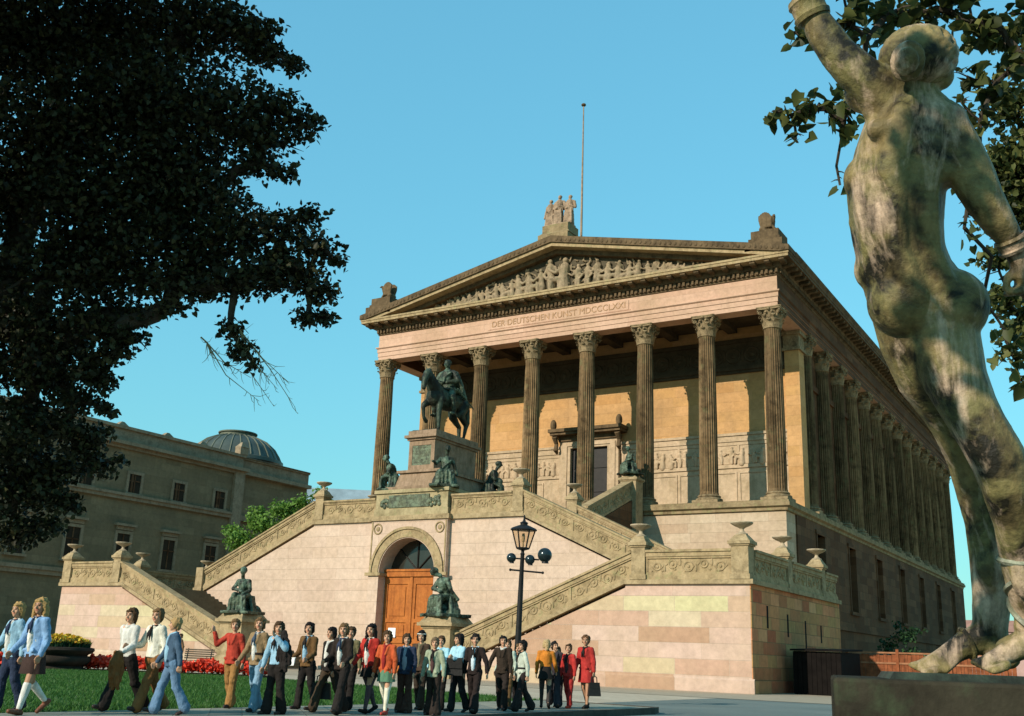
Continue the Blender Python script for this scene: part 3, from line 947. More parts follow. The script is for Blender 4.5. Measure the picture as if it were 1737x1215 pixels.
for i in range(n): b.box(-6.3, 6.3, -7.6+6.3*i/n, -.97, 8.45+2.4*i/n, 8.45+2.4*(i+1)/n)
sp(b, 'middle_steps', M['steps'])

# ================================================================== MONUMENT PEDESTAL
MP = tag(empty('monument_pedestal', (0, -14, 8.2)), 'stepped pink stone monument pedestal with bronze plaques above the arched door', 'pedestal')
def mp(mb, name, mat, smooth=False):
    o = mb.build(name, mat, MP, smooth); o.location = (0, 14, -8.2); return o
b = MB()
b.box(-2.55, 2.55, YA+.05, -10.9, 8.43, 8.8); b.box(-2.48, 2.48, YA+.1, -10.95, 8.8, 9.72); b.box(-2.58, 2.58, YA, -10.85, 9.72, 9.92)
mp(b, 'base_block', M['pedolive'])
b = MB(); b.box(-1.55, 1.25, YA+.04, YA+.1, 8.9, 9.6); 
for sx in (-1,):
    for k in range(14): b.ball((rr.uniform(1.3,1.95), YA+.07, 8.95+.6*rr.random()), (.12,.06,.13), 7, 5)
    for k in range(10): b.ball((rr.uniform(-2.1,-1.6), YA+.07, 8.95+.6*rr.random()), (.12,.06,.13), 7, 5)
mp(b, 'lower_plaque', M['plaque'], True)
b = MB()
b.box(-2.0, 2.0, -16.7, -11.2, 9.92, 10.12)
b.taper(0, -13.95, 10.12, 10.95, 1.55, 2.5, 1.35, 2.3); b.box(-1.5, 1.5, -16.4, -11.5, 10.95, 11.1)
mp(b, 'plinth', M['ped'])
b = MB(); b.box(-.9, .9, -16.1, -11.9, 11.1, 12.85)
for a in (-.9, .66): b.box(a, a+.24, -16.16, -16.1, 11.15, 12.8)
b.box(-.66, .66, -16.16, -16.1, 12.55, 12.8); b.box(-.66, .66, -16.16, -16.1, 11.15, 11.4)
mp(b, 'shaft', M['ped'])
b = MB(); b.box(-.66, .66, -16.13, -16.1, 11.4, 12.55)
for k in range(6): b.box(-.5, .5-.1*(k%3), -16.14, -16.13, 12.4-.17*k, 12.45-.17*k)
mp(b, 'plaque', M['plaque'])
b = MB(); b.box(-1.0, 1.0, -16.25, -11.75, 12.85, 12.98); b.box(-1.12, 1.12, -16.4, -11.6, 12.98, 13.14); b.box(-.98, .98, -16.2, -11.8, 13.14, 13.42)
mp(b, 'cap', M['ped'])
# pedestals flanking the foot of the stairs
for sx, lab in ((-1, 'stone pedestal at the foot of the flight on the lawn side'), (1, 'stone pedestal beside the arched orange door')):
    p = tag(empty('statue_pedestal', (sx*6.55, -22.3, 0)), lab, 'pedestal', 'pedestals at the foot of the stairs')
    b = MB(); b.box(-.92, .92, -.95, .95, 0, .5); b.taper(0,0,.5,.62,.92,.95,.78,.82)
    b.build('plinth', M['coping'], p)
    b = MB(); b.box(-.78, .78, -.82, .82, .62, 2.2); b.build('shaft', M['coping'], p)
    b = MB(); b.box(-.84,.84,-.88,.88,2.2,2.3); b.box(-.98,.98,-1.02,1.02,2.3,2.45); b.taper(0,0,2.45,2.72,.9,.95,.72,.75); b.build('cap', M['coping'], p)

# ================================================================== NEIGHBOUR MUSEUM
NMX = -50
NM = tag(empty('neighbour_museum', (NMX-8, 0, 0)), 'long grey plastered museum with rows of windows and a ribbed dome', 'building')
def nm(mb, name, mat, parent=NM, smooth=False):
    o = mb.build(name, mat, parent, smooth)
    if parent is NM: o.location = (-NMX+8, 0, 0)
    return o
b = MB(); b.box(NMX-16, NMX, -27, 18.2, 0, 20.0); b.box(NMX-16, NMX-.9, 18.2, 30.5, 0, 20.0)
nm(b, 'wall', M['nm'])
b = MB()
b.box(NMX, NMX+.35, 17.6, 19.0, 0, 20.0)
b.box(NMX, NMX+.3, -27, 17.6, 14.4, 14.75); b.box(NMX, NMX+.45, -27, 17.6, 14.75, 15.0)
b.box(NMX, NMX+.35, -27, 17.6, 7.0, 7.35); b.box(NMX, NMX+.2, -27, 17.6, 6.6, 7.0)
b.box(NMX-.9, NMX-.5, 19.0, 30.5, 14.4, 15.0)
nm(b, 'string_course', M['nmtrim'])
b = MB()
b.box(NMX-16, NMX+.3, -27, 19.1, 19.3, 19.62); b.box(NMX-16, NMX+.75, -27, 19.3, 19.62, 19.95); b.box(NMX-15, NMX+.05, -27, 18.8, 19.95, 21.2); b.box(NMX-15, NMX+.3, -27, 19.0, 21.2, 21.5)
b.box(NMX-16, NMX-.2, 19.3, 30.5, 19.5, 19.9); b.box(NMX-15, NMX-.8, 19.0, 30.5, 19.9, 21.2); b.box(NMX-15, NMX-.6, 19.0, 30.5, 21.2, 21.5)
b.box(NMX-.5, NMX+.35, 17.9, 19.1, 21.5, 22.3); b.taper(NMX-.1, 18.5, 22.3, 22.9, .5, .6, .1, .1)
for y in (8.2, 2.5, 13.0): b.taper(NMX-.4, y, 21.5, 21.95, .4, .7, .2, .15)
nm(b, 'cornice', M['nmtrim'])
b = MB(); b.ey([(NMX-15,21.4),(NMX-.4,21.4),(NMX-7.5,22.6)], -27, 30.5); nm(b, 'roof', M['roof'])
def nmwin(y, z0, z1, w, hood):
    b = MB()
    b.box(NMX, NMX+.16, y-w/2-.28, y-w/2, z0, z1+.28); b.box(NMX, NMX+.16, y+w/2, y+w/2+.28, z0, z1+.28); b.box(NMX, NMX+.16, y-w/2, y+w/2, z1, z1+.28)
    b.box(NMX, NMX+.3, y-w/2-.35, y+w/2+.35, z0-.22, z0)
    if hood: b.box(NMX, NMX+.2, y-w/2-.2, y+w/2+.2, z1+.35, z1+.7); b.box(NMX, NMX+.45, y-w/2-.45, y+w/2+.45, z1+.72, z1+.95)
    f = nm(b, 'window', M['nmtrim'])
    c = MB(); c.box(NMX, NMX+.035, y-w/2, y+w/2, z0, z1); nm(c, 'pane', M['glassdark'], f)
    c = MB(); c.box(NMX+.036, NMX+.09, y-.06, y+.06, z0, z1); c.box(NMX+.036, NMX+.09, y-w/2, y+w/2, z0+(z1-z0)*.62, z0+(z1-z0)*.62+.1)
    if not hood: c.box(NMX+.036, NMX+.12, y-w*.22-.12, y-w*.22+.12, z0, z1)
    nm(c, 'sash', M['side'], f)
for k in range(-5, 3):
    y = 4.6+5.63*k
    nmwin(y, 15.15, 17.0, 1.45, False); nmwin(y-.45, 8.2, 11.15, 1.5, True)
for k in range(3): 
    pass
dm = MB()
cx, cy = -61.5, 28.6
prof = [(5.9,0),(5.9,.4),(5.6,.5),(5.3,1.1),(4.7,2.0),(3.8,2.75),(2.8,3.2),(2.3,3.35)]
dm.lathe(prof, (cx,cy,22.9), 40)
DM = nm(dm, 'dome', M['dome'], NM, True)
dm = MB()
for k in range(28):
    a = 2*PI*k/28
    dm.tube([(cx+(r+.02)*math.cos(a), cy+(r+.02)*math.sin(a), 22.9+z) for r, z in prof[2:]], .09, 5)
dm.lathe([(2.35,3.25),(2.35,3.45),(2.2,3.5),(2.2,3.7),(2.4,3.75),(2.4,3.9),(.3,4.0)], (cx,cy,22.9), 32)
nm(dm, 'dome_ribs', M['domerib'], DM)
# two distant houses
H1 = tag(empty('distant_hall', (-118, 110, 0)), 'distant hall with a long pale blue grey roof behind the columns', 'building')
b = MB(); b.box(-30, 30, -8, 8, 0, 27); b.build('wall', M['nm'], H1)
b = MB(); b.ex([(-9,27),(9,27),(0,35.0)], -31, 31); b.build('roof', plain('slate_roof', (.22,.27,.29), .6, .25, .3), H1); H1.rotation_euler = (0,0,.62)
H2 = tag(empty('distant_house', (6, 196, 0)), 'distant pinkish house seen in the gap behind the archer leg', 'building')
b = MB(); b.box(-14, 14, -5, 5, 0, 10); b.build('wall', plain('pink_plaster', (.34,.22,.19), .9, .2, .3), H2)
b = MB(); b.ex([(-5.5,10),(5.5,10),(0,12.6)], -14.5, 14.5); b.build('roof', plain('rust_tiles', (.30,.16,.12), .9, .2, .4), H2)
# ================================================================== SCULPTURE
V = Vector
def seated(name, label, loc, rz, sc, mat, head=(0,.12,0), armL=0, armR=0, lean=.06, kneeup=0, turn=0, group=None, drape=True, seed=1):
    """draped figure seated on a rock, facing local +Y"""
    r_ = random.Random(seed)
    b = BL()
    for k in range(7):
        b.ell((r_.uniform(-.28,.28), r_.uniform(-.28,.22), r_.uniform(.06,.26)), (r_.uniform(.2,.3), r_.uniform(.2,.3), r_.uniform(.12,.26)))
    b.box(-.52,.52,-.48,.62,0,.09)
    b.cap((0,-.02,.3),(0,0,.45),.3,.24)
    pel = V((0,0,.52)); ch = V((.02*turn, lean, .95)); nk = V((.03*turn, lean*1.5, 1.16)); hd = V((head[0], lean*1.5+head[1]*.6, 1.33+head[2]))
    b.cap(pel, (pel+ch)/2, .19, .165); b.cap((pel+ch)/2, ch, .165, .19)
    b.cap(ch+V((-.17,0,.09)), ch+V((.17,0,.09)), .085, .085)
    b.cap(nk, hd, .06, .07); b.ell(hd+V((0,.01,.04)), (.095,.115,.13)); b.ell(hd+V((0,-.03,.07)), (.115,.12,.11)); b.cap(hd+V((0,.11,.03)), hd+V((0,.13,.0)), .018, .02)
    kz = .54
    kn = {}
    for s in (-1, 1):
        k1 = V((s*.15, .46, kz+(kneeup if s > 0 else 0))); an = V((s*(.13+.06*(s>0)), .46+.1*s*(1 if not kneeup else -.5), .1+(kneeup*.6 if s>0 else 0)))
        kn[s] = k1
        b.chain([(s*.1,.02,.53,.14),(*k1,.10)]); b.chain([(*k1,.095),(*an,.055)]); b.cap(an+V((0,-.03,-.03)), an+V((s*.03,.17,-.06)), .05, .035)
    for s, a in ((-1, armL), (1, armR)):
        sh = ch+V((s*.2,0,.09))
        if a == 0: el = sh+V((s*.09,.06,-.3)); wr = kn[s]+V((-s*.02,-.06,.11))
        elif a == 1: el = sh+V((s*.12,-.04,-.29)); wr = V((s*.42,-.02,.5))
        elif a == 2: el = kn[s]+V((0,-.06,.12)); wr = hd+V((s*.06,.1,-.12))
        elif a == 3: el = sh+V((s*.16,.16,-.2)); wr = el+V((s*.1,.24,.06))
        else: el = sh+V((s*.1,.12,-.24)); wr = V((-s*.05,.34,.72))
        b.chain([(*sh,.078),(*el,.062)]); b.chain([(*el,.06),(*wr,.042)]); b.ell(wr+V((0,.03,-.02)), (.045,.06,.04))
    if drape:
        for k in range(9):
            x = -.24+.06*k
            b.chain([(x,.2+.05*(k%2),.6,.05),(x*1.1,.5+.03*(k%2),.55-.05*(k%3),.05),(x*1.25,.50+.05*(k%2),.12,.045)])
        for k in range(5):
            b.chain([(-.2+.05*k,.15,.99-.02*k,.035),(.02+.03*k,.2,.78-.03*k,.035),(.2,.1,.62-.02*k,.04)])
        for s in (-1,1):
            for k in range(3): b.chain([(s*.26,-.05+.1*k,.55,.06),(s*(.36+.02*k),-.04+.12*k,.12,.07)])
    o = b.body(name, mat, None, .028, 1, T=Matrix.Scale(sc, 4), disp=(.07,.16))
    o.location = loc; o.rotation_euler = (0,0,rz)
    tag(o, label, 'statue', group)
    return o
seated('bronze_figure', 'green bronze seated figure on the left corner of the monument pedestal facing outward', (-1.95,-15.9,9.93), 2.1, 1.5, M['greenbronze'], (0,.2,-.03), 0, 0, .2, 0, 1, 'bronze figures around the monument', seed=2)
seated('bronze_figure', 'green draped bronze woman seated on the front corner below the horse', (1.75,-16.2,9.93), -2.55, 1.6, M['greenbronze'], (-.05,.08,.03), 1, 3, .04, 0, -1, 'bronze figures around the monument', seed=3)
seated('bronze_figure', 'dark bronze figure with shield crouching at the rear corner of the monument', (1.95,-11.9,9.93), -1.1, 1.55, M['darkbronze'], (0,.15,0), 4, 0, .18, .15, 1, 'bronze figures around the monument', seed=5)
seated('bronze_figure', 'small bronze seated figure on the pedestal at the lawn side stair foot', (-6.55,-22.25,2.72), -2.9, 1.62, M['greenbronze'], (-.03,.18,.0), 0, 4, .16, .05, 1, 'bronze figures at the foot of the stairs', seed=7)
seated('bronze_figure', 'green bronze bowed figure on the pedestal beside the orange door', (6.55,-22.25,2.72), 2.85, 1.62, M['greenbronze'], (.1,.26,-.10), 1, 4, .24, .0, -1, 'bronze figures at the foot of the stairs', seed=8)
seated('bronze_figure', 'green bronze figure seated high on the sloping cheek wall before the columns', (6.65,-1.95,12.76), 2.6, 1.25, M['greenbronze'], (0,.15,0), 4, 0, .12, 0, 1, None, seed=9)

# horse and rider
EQ = tag(empty('equestrian_statue', (0, -13.9, 13.42), PI), 'dark green bronze rider on a walking horse, on the pedestal before the columns', 'statue')
K_ = 1.95
b = BL()
b.chain([(0,.58,1.16,.29),(0,.15,1.13,.325),(0,-.3,1.17,.315),(0,-.66,1.25,.29)])
b.ell((0,-.72,1.2),(.27,.3,.3)); b.ell((0,.68,1.12),(.25,.24,.3))
b.chain([(0,.62,1.3,.26),(0,.84,1.52,.20),(0,1.0,1.70,.15),(0,1.1,1.76,.12)])
b.chain([(0,1.08,1.76,.125),(0,1.19,1.58,.105),(0,1.24,1.36,.075),(0,1.24,1.28,.07)])
for s in (-1,1): b.cap((s*.06,1.05,1.83),(s*.07,1.07,1.97),.035,.012)
for k in range(7): b.ell((.05*(k%2),1.0-.06*k,1.84-.075*k),(.07,.09,.11))
b.chain([(-.17,.6,1.05,.14),(-.17,.64,.74,.09),(-.17,.62,.44,.066),(-.17,.61,.14,.046),(-.17,.66,.04,.065)])
b.chain([(.17,.62,1.05,.14),(.17,.94,.84,.095),(.17,.98,.76,.07),(.17,.92,.46,.048),(.17,.80,.36,.065)])
b.chain([(-.18,-.64,1.1,.22),(-.19,-.48,.80,.13),(-.19,-.82,.52,.075),(-.19,-.74,.15,.05),(-.19,-.68,.04,.068)])
b.chain([(.18,-.66,1.1,.22),(.19,-.62,.78,.13),(.19,-1.0,.53,.075),(.19,-1.02,.17,.05),(.19,-.97,.04,.068)])
b.chain([(0,-.95,1.32,.07),(0,-1.12,1.1,.10),(0,-1.16,.7,.09),(0,-1.1,.38,.03)])
b.box(-.4,.4,-1.25,1.15,-.02,.03)
b.body('horse', M['darkbronze'], EQ, .04, 2, T=Matrix.Scale(K_, 4), disp=(.04,.3))
b = BL()
b.chain([(0,-.02,1.50,.20),(0,.0,1.75,.185),(0,.03,1.95,.21)]); b.cap((-.2,.03,2.03),(.2,.03,2.03),.085,.085)
b.cap((0,.04,2.1),(0,.05,2.24),.065,.07); b.ell((0,.07,2.31),(.10,.12,.14)); b.ell((0,.04,2.36),(.105,.115,.1)); b.cap((0,.18,2.31),(0,.2,2.27),.02,.022)
for s in (-1,1):
    b.chain([(s*.14,0,1.48,.15),(s*.33,.22,1.18,.11),(s*.36,.12,.82,.08),(s*.36,.10,.72,.06)]); b.cap((s*.36,.06,.70),(s*.37,.3,.68),.055,.04)
b.chain([(-.25,.03,2.0,.09),(-.38,.02,1.74,.075),(-.16,.28,1.66,.06)]); b.chain([(.25,.03,2.0,.09),(.36,.14,1.74,.075),(.12,.36,1.62,.06)])
for k in range(6): b.chain([(-.2+.06*k,.17,2.0-.03*k,.04),(0,.22,1.86-.03*k,.04),(.22,.12,1.85-.05*k,.04)])
for k in range(7): b.chain([(-.24+.08*k,-.12,2.03,.06),(-.3+.1*k,-.28,1.7,.07),(-.36+.12*k,-.46,1.3,.06)])
b.ell((0,-.05,1.46),(.34,.42,.08)); b.cap((-.38,0,1.5),(-.5,-.75,1.0),.025,.02)
b.body('rider', M['greenbronze'], EQ, .035, 1, T=Matrix.Scale(K_, 4), disp=(.06,.2))
b = MB()
b.tube([(.1,2.45,3.1),(.2,1.6,3.15),(.2,.7,3.2)], .03, 5); b.tube([(-.1,2.45,3.1),(-.2,1.6,3.15),(-.2,.7,3.2)], .03, 5)
b.build('reins', M['darkbronze'], EQ)

# rooftop group, griffins and the flagpole
b = BL()
def robed(b, x, y, z, h, s, arm):
    u = h
    b.chain([(x,y,z,.15*u),(x,y,z+.3*u,.135*u),(x+.01*s,y-.01,z+.55*u,.105*u),(x+.015*s,y-.02,z+.74*u,.125*u)])
    b.cap((x-.10*u,y-.02,z+.77*u),(x+.11*u,y-.02,z+.77*u),.05*u,.05*u)
    b.cap((x+.015*s,y-.02,z+.80*u),(x+.02*s,y-.03,z+.90*u),.036*u,.04*u); b.ell((x+.02*s,y-.04,z+.93*u),(.055*u,.06*u,.072*u)); b.ell((x+.02*s,y-.0,z+.955*u),(.062*u,.062*u,.055*u))
    for k in range(5): b.cap((x-.1*u+.05*k*u,y-.11*u,z+.5*u-.03*(k%2)),(x-.13*u+.065*k*u,y-.15*u,z+.02),.025*u,.035*u)
    for k in range(3): b.chain([(x-.12*u,y-.08*u,z+.72*u-.05*k*u,.03*u),(x,y-.13*u,z+.6*u-.05*k*u,.03*u),(x+.12*u,y-.06*u,z+.52*u-.04*k*u,.035*u)])
    if arm == 0: b.chain([(x-.15*u,y,z+.76*u,.045*u),(x-.2*u,y,z+.55*u,.04*u),(x-.21*u,y-.06*u,z+.36*u,.035*u)])
    else: b.chain([(x-.15*u,y,z+.76*u,.045*u),(x-.19*u,y-.03*u,z+.56*u,.04*u),(x-.02*u,y-.16*u,z+.52*u,.035*u)])
    b.chain([(x+.15*u,y,z+.76*u,.045*u),(x+.2*u,y-.02*u,z+.56*u,.045*u),(x+(.18 if arm==0 else .06)*u,y-.12*u,z+(.4 if arm==0 else .6)*u,.035*u)])
b.box(-1.05,1.05,-.75,.35,0,.14)
robed(b, -.80, -.15, .1, 2.3, -1, 0); robed(b, .0, -.30, .1, 2.46, 1, 1); robed(b, .78, -.12, .1, 2.4, 1, 1)
o = b.body('roof_sculpture', M['roofsculpt'], None, .026, 1, loc=(0,-.25,32.05), disp=(.05,.14))
tag(o, 'three robed stone figures standing together on the gable peak', 'sculpture')
fp = tag(empty('flagpole', (0, 3.0, 30.0)), 'thin bare flagpole rising behind the rooftop figures', 'flagpole')
b = MB(); b.tube([(0,0,0),(0,0,7),(0,0,14.0)], [.11,.08,.045], 8); b.build('pole', M['roofsculpt'], fp, True)
b = MB(); b.ball((0,0,14.05), (.2,.2,.13), 10, 8); b.lathe([(.16,.3),(.16,1.0)], n=10); b.build('finial', M['cornice'], fp, True)
for sx, lab in ((-1, 'winged stone griffin at the far left corner of the gable'), (1, 'dark winged stone griffin at the right corner of the gable')):
    b = BL()
    b.box(-.75,.75,-.6,.6,0,.12)
    b.chain([(sx*-.3,.1,.3,.3),(sx*.1,0,.5,.28),(sx*.3,-.1,.75,.2)]); b.chain([(sx*.35,-.15,.8,.16),(sx*.45,-.2,1.12,.13),(sx*.5,-.3,1.2,.1)]); b.cap((sx*.5,-.35,1.2),(sx*.58,-.45,1.1),.07,.04)
    for q in (-1, 1):
        for k in range(6):
            t = k/5
            b.chain([(sx*(.25-.12*k), q*.28, .5,.1),(sx*(.3-.15*k), q*.34, .95+.25*math.sin(PI*t*.8+.5),.1),(sx*(.12-.12*k), q*.34, 1.25+.22*math.sin(PI*t*.8+.6),.07)])
    for q in (-1,1): b.chain([(sx*.3,q*.2,.55,.11),(sx*.5,q*.2,.3,.09),(sx*.55,q*.2,.08,.09)]); b.chain([(sx*-.35,q*.25,.35,.2),(sx*-.05,q*.3,.1,.12)])
    o = b.body('griffin', M['cornice'], None, .035, 1, loc=(sx*15.8,-.45,28.55)); tag(o, lab, 'sculpture', 'griffins on the gable corners')

# ================================================================== THE ARCHER, close to the camera
ARC = dict(
tor=[(34.425,-59.616,2.426,0.141),(34.406,-59.670,2.553,0.170),(34.360,-59.755,2.725,0.175),(34.361,-59.794,2.841,0.184),(34.372,-59.826,2.958,0.194),(34.405,-59.857,3.110,0.184),(34.442,-59.881,3.250,0.160),(34.463,-59.894,3.328,0.121)],
lum=[(34.360,-59.714,2.528,0.150),(34.499,-59.646,2.509,0.161),(34.370,-59.966,3.155,0.081),(34.523,-59.873,3.154,0.086),(34.339,-60.006,3.363,0.092),(34.576,-59.864,3.225,0.100),(34.313,-59.916,3.011,0.111),(34.295,-59.797,2.657,0.097),(34.397,-59.757,2.615,0.110),(34.490,-59.702,2.619,0.105)],
neck=[(34.477,-59.904,3.311,0.101),(34.513,-59.913,3.405,0.072),(34.513,-59.937,3.474,0.092)],
head=[(34.504,-59.958,3.486,0.120),(34.564,-59.910,3.488,0.097),(34.454,-60.000,3.483,0.086),(34.584,-59.884,3.447,0.072)],
bun=[(34.503,-60.109,3.387,0.060)],
armL=[(34.341,-60.011,3.381,0.087),(34.282,-60.044,3.446,0.085),(34.231,-60.074,3.515,0.076),(34.184,-60.098,3.610,0.071),(34.156,-60.113,3.675,0.062),(34.134,-60.131,3.727,0.057),(34.098,-60.176,3.869,0.050),(34.082,-60.214,3.951,0.047),(34.064,-60.252,4.033,0.035)],
armR=[(34.583,-59.875,3.199,0.095),(34.626,-59.849,3.089,0.092),(34.664,-59.825,2.979,0.089),(34.697,-59.808,2.878,0.077),(34.733,-59.771,2.799,0.067),(34.758,-59.729,2.753,0.056),(34.776,-59.693,2.716,0.047),(34.800,-59.648,2.625,0.042),(34.808,-59.609,2.525,0.030)],
legL=[(34.367,-59.609,2.410,0.147),(34.386,-59.512,2.263,0.125),(34.442,-59.401,2.146,0.109),(34.465,-59.341,2.078,0.102),(34.496,-59.255,1.952,0.095),(34.505,-59.208,1.829,0.087),(34.518,-59.179,1.692,0.077),(34.526,-59.138,1.549,0.084),(34.518,-59.117,1.397,0.079),(34.499,-59.109,1.266,0.071),(34.507,-59.101,1.183,0.059)],
footL=[(34.498,-59.100,1.238,0.064),(34.409,-59.140,1.194,0.059),(34.318,-59.176,1.136,0.042),(34.234,-59.215,1.097,0.022)],
legR=[(34.479,-59.638,2.375,0.148),(34.512,-59.637,2.211,0.125),(34.555,-59.629,2.085,0.109),(34.585,-59.623,2.011,0.104),(34.639,-59.596,1.883,0.105),(34.659,-59.560,1.777,0.096),(34.672,-59.473,1.651,0.087),(34.676,-59.388,1.511,0.088),(34.673,-59.326,1.357,0.070),(34.674,-59.294,1.263,0.058),(34.675,-59.268,1.190,0.056)],
footR=[(34.668,-59.280,1.212,0.058),(34.596,-59.333,1.164,0.046),(34.515,-59.393,1.123,0.030)])
AR_ = tag(empty('archer_statue', (34.5, -59.3, 1.05)), 'large mottled green bronze nude archer striding on a dark plinth, seen from behind', 'statue')
b = BL()
OFF = V((34.5,-59.3,1.05))
L_ = lambda pts: [(p[0]-OFF.x, p[1]-OFF.y, p[2]-OFF.z, p[3]) for p in pts]
for key in ('tor','neck','armL','armR','legL','footL','legR','footR'):
    b.chain(L_(ARC[key]))
for i_, p in enumerate(L_(ARC['lum'])):
    if i_ > 3: b.ball(V(p[:3])+V((-.50,.82,.27))*.055, p[3], 14, 10)
    elif i_ < 2: b.ball(V(p[:3])-V((-.50,.82,.27))*(.016 if i_ == 0 else .010)+V((.857,.513,.036))*(-.012 if i_ == 0 else .012), p[3]*.98, 16, 12)
for p in L_(ARC['head']): b.ball(V(p[:3])-V((0,0,.03)), p[3]*.82, 14, 10)
# shoulder girdle, shoulder blades, spine ridges, buttocks, calves and heels
fr = V((.857,.513,.036)); fw = V((-.50,.82,.27)); upv = V((.11,-.25,.96))
def P_(key, i): return V(L_(ARC[key])[i][:3])
T_ = [P_('tor', i) for i in range(8)]
b.cap(P_('armL',0), T_[7], .085, .11); b.cap(P_('armR',0), T_[7], .09, .11)
b.cap(T_[2]-fr*.035, P_('legL',0)-fr*.01, .145, .135); b.cap(T_[2]+fr*.03, P_('legR',0), .15, .14)
b.cap(T_[5]+fr*.1, P_('armR',0), .10, .10); b.cap(T_[4]+fr*.06, P_('armR',1), .10, .075)
b.cap(T_[6]-fr*.06, P_('armL',0), .09, .085)
for i in range(1, 6):                          # the two long muscles beside the spine
    for q, w_ in ((-.05,.052),(.05,.052)):
        b.cap(T_[i]+fr*q*1.25-fw*(.142 if i < 3 else .158), T_[i+1]+fr*q*1.25-fw*(.142 if i < 2 else .155 if i < 5 else .12), w_, w_)
for q in (-1, 1):                              # shoulder blades
    c_ = T_[5]+fr*(.088*q)-fw*.142
    b.cap(c_+upv*.09-fr*.03*q, c_-upv*.09+fr*.02*q, .042, .05); b.cap(c_+upv*.09-fr*.03*q, c_+upv*.085+fr*.045*q+fw*.03, .04, .045)
for k in range(4):                             # ribs on the lit flank
    c_ = T_[4]-fr*.155-upv*(.05*k-.06)
    b.cap(c_+fr*.03-fw*.07, c_+fw*.05-fr*.0-upv*.02, .026, .026)
for key in ('legL','legR'):
    k0, k1, k2 = P_(key,5), P_(key,7), P_(key,9)
    for q in (-1, 1): b.chain([(*(P_(key,2)+fr*.03*q-fw*.05),.06),(*(P_(key,4)+fr*.035*q-fw*.05),.045),(*(k0+fr*.035*q-fw*.045),.028)])
    for q in (-1, 1): b.ell(k1+fr*.03*q-fw*.045+upv*(.02*q), (.05,.05,.12))
    b.cap(k1-fw*.06, k2-fw*.035, .03, .02)
    for q in (-1, 1): b.ball(k2+fr*.05*q, .026, 8, 6)
# hand above the bracelet and the closed string hand
hp = P_('armL',7)
for k in range(4): b.chain([(*(hp+fr*(.03-.02*k)),.02),(*(hp+fr*(.0-.02*k)+upv*.09),.017),(*(hp+fr*(-.05-.02*k)+upv*.12),.014)])
b.chain([(*hp,.02),(*(hp+fr*.07+upv*.05),.018),(*(hp+fr*.08+upv*.09),.014)])
hp = P_('armR',7)
b.ell(hp, (.05,.05,.07))
for k in range(4): b.chain([(*(hp-fw*(.05-.03*k)),.02),(*(hp-upv*.08-fw*(.05-.03*k)),.018),(*(hp-upv*.10-fw*(.05-.03*k)-fr*.05),.015)])
b.chain([(*hp,.022),(*(hp-fr*.06-upv*.03),.018),(*(hp-fr*.07-upv*.08),.015)])
# toes
tp = P_('footL',3)
for k in range(5): b.cap(tp+fw*(.05-.025*k)+fr*.05, tp+fw*(.06-.03*k)-fr*(.02-.006*k)-V((0,0,.012)), .02, .015)
b.cap(P_('footL',2), tp+fw*.05+fr*.03, .04, .022); b.cap(P_('footL',1)+fw*.01, tp-fw*.05+fr*.08, .04, .02)
b.cap(P_('footL',0), P_('footL',0)+fr*.06-V((0,0,.09)), .06, .055)
tp = P_('footR',2)
for k in range(5): b.cap(tp+fw*(.05-.025*k)+fr*.05, tp+fw*(.06-.03*k)-fr*(.03-.006*k)-V((0,0,.02)), .022, .016)
b.cap(P_('footR',0), P_('footR',1)+fw*.04, .055, .045)
body = b.body('body', M['archer'], AR_, .0105, 4, fac=.5)
hc = P_('head',0)
b = BL()
b.ell(hc+fr*.015, (.128,.122,.108)); b.ell(hc+fr*.07-upv*.02, (.085,.10,.09)); b.ell(hc-fr*.07-upv*.01, (.075,.085,.08))
c0 = V(L_(ARC['bun'])[0][:3])
bd = (c0-hc).normalized()
r_ = random.Random(4)
for k in range(28):                            # wavy locks combed from the forehead back to the knot
    a = 2*PI*k/28+r_.uniform(-.05,.05)
    side = (fr*math.cos(a)+upv*math.sin(a)); side = (side-bd*side.dot(bd)).normalized()
    pts = []
    for j in range(9):
        t = .42+j*.19+r_.uniform(-.03,.03)
        w_ = .13*math.sin(j*1.7+k*1.3)
        sd_ = (side+bd.cross(side)*w_).normalized()
        dr = bd*math.cos(t)+sd_*math.sin(t)
        pts.append((*(hc+fr*.018+fr*(dr.dot(fr)*.148)+fw*(dr.dot(fw)*.134)+upv*(dr.dot(upv)*.124)), .015-.0006*j))
    b.chain(pts)
for k in range(5): b.ball(c0+bd*(-.02*k), .058-.003*k, 14, 10)
xa = (fr-bd*fr.dot(bd)).normalized(); ya = bd.cross(xa)
for R_, off in ((.056,.012),(.036,.045),(.017,.055)):
    for k in range(18):
        a, a2 = 2*PI*k/18, 2*PI*(k+1)/18
        b.cap(c0+bd*off+xa*math.cos(a)*R_+ya*math.sin(a)*R_*1.25, c0+bd*off+xa*math.cos(a2)*R_+ya*math.sin(a2)*R_*1.25, .0115)
b.body('hair', M['archer'], AR_, .0085, 1)
def bangle(c, ax, R, w):
    ax = ax.normalized(); x = ax.orthogonal().normalized(); y = ax.cross(x)
    mb = MB(); n = 28; vs = []; fs = []
    pr = [(R-.008,-w),(R+.008,-w),(R+.013,-w*.6),(R+.006,-w*.4),(R+.006,w*.4),(R+.013,w*.6),(R+.008,w),(R-.008,w)]
    for r, h in pr:
        for k in range(n):
            a = 2*PI*k/n; vs.append(c+(x*math.cos(a)+y*math.sin(a))*r+ax*h)
    for j in range(len(pr)):
        j2 = (j+1) % len(pr)
        for k in range(n):
            k2=(k+1)%n; fs.append((j*n+k, j*n+k2, j2*n+k2, j2*n+k))
    mb.add(vs, fs)
    return mb.build('bracelet', M['archer'], AR_, True)
bangle(P_('armL',5), P_('armL',6)-P_('armL',4), .064, .05)
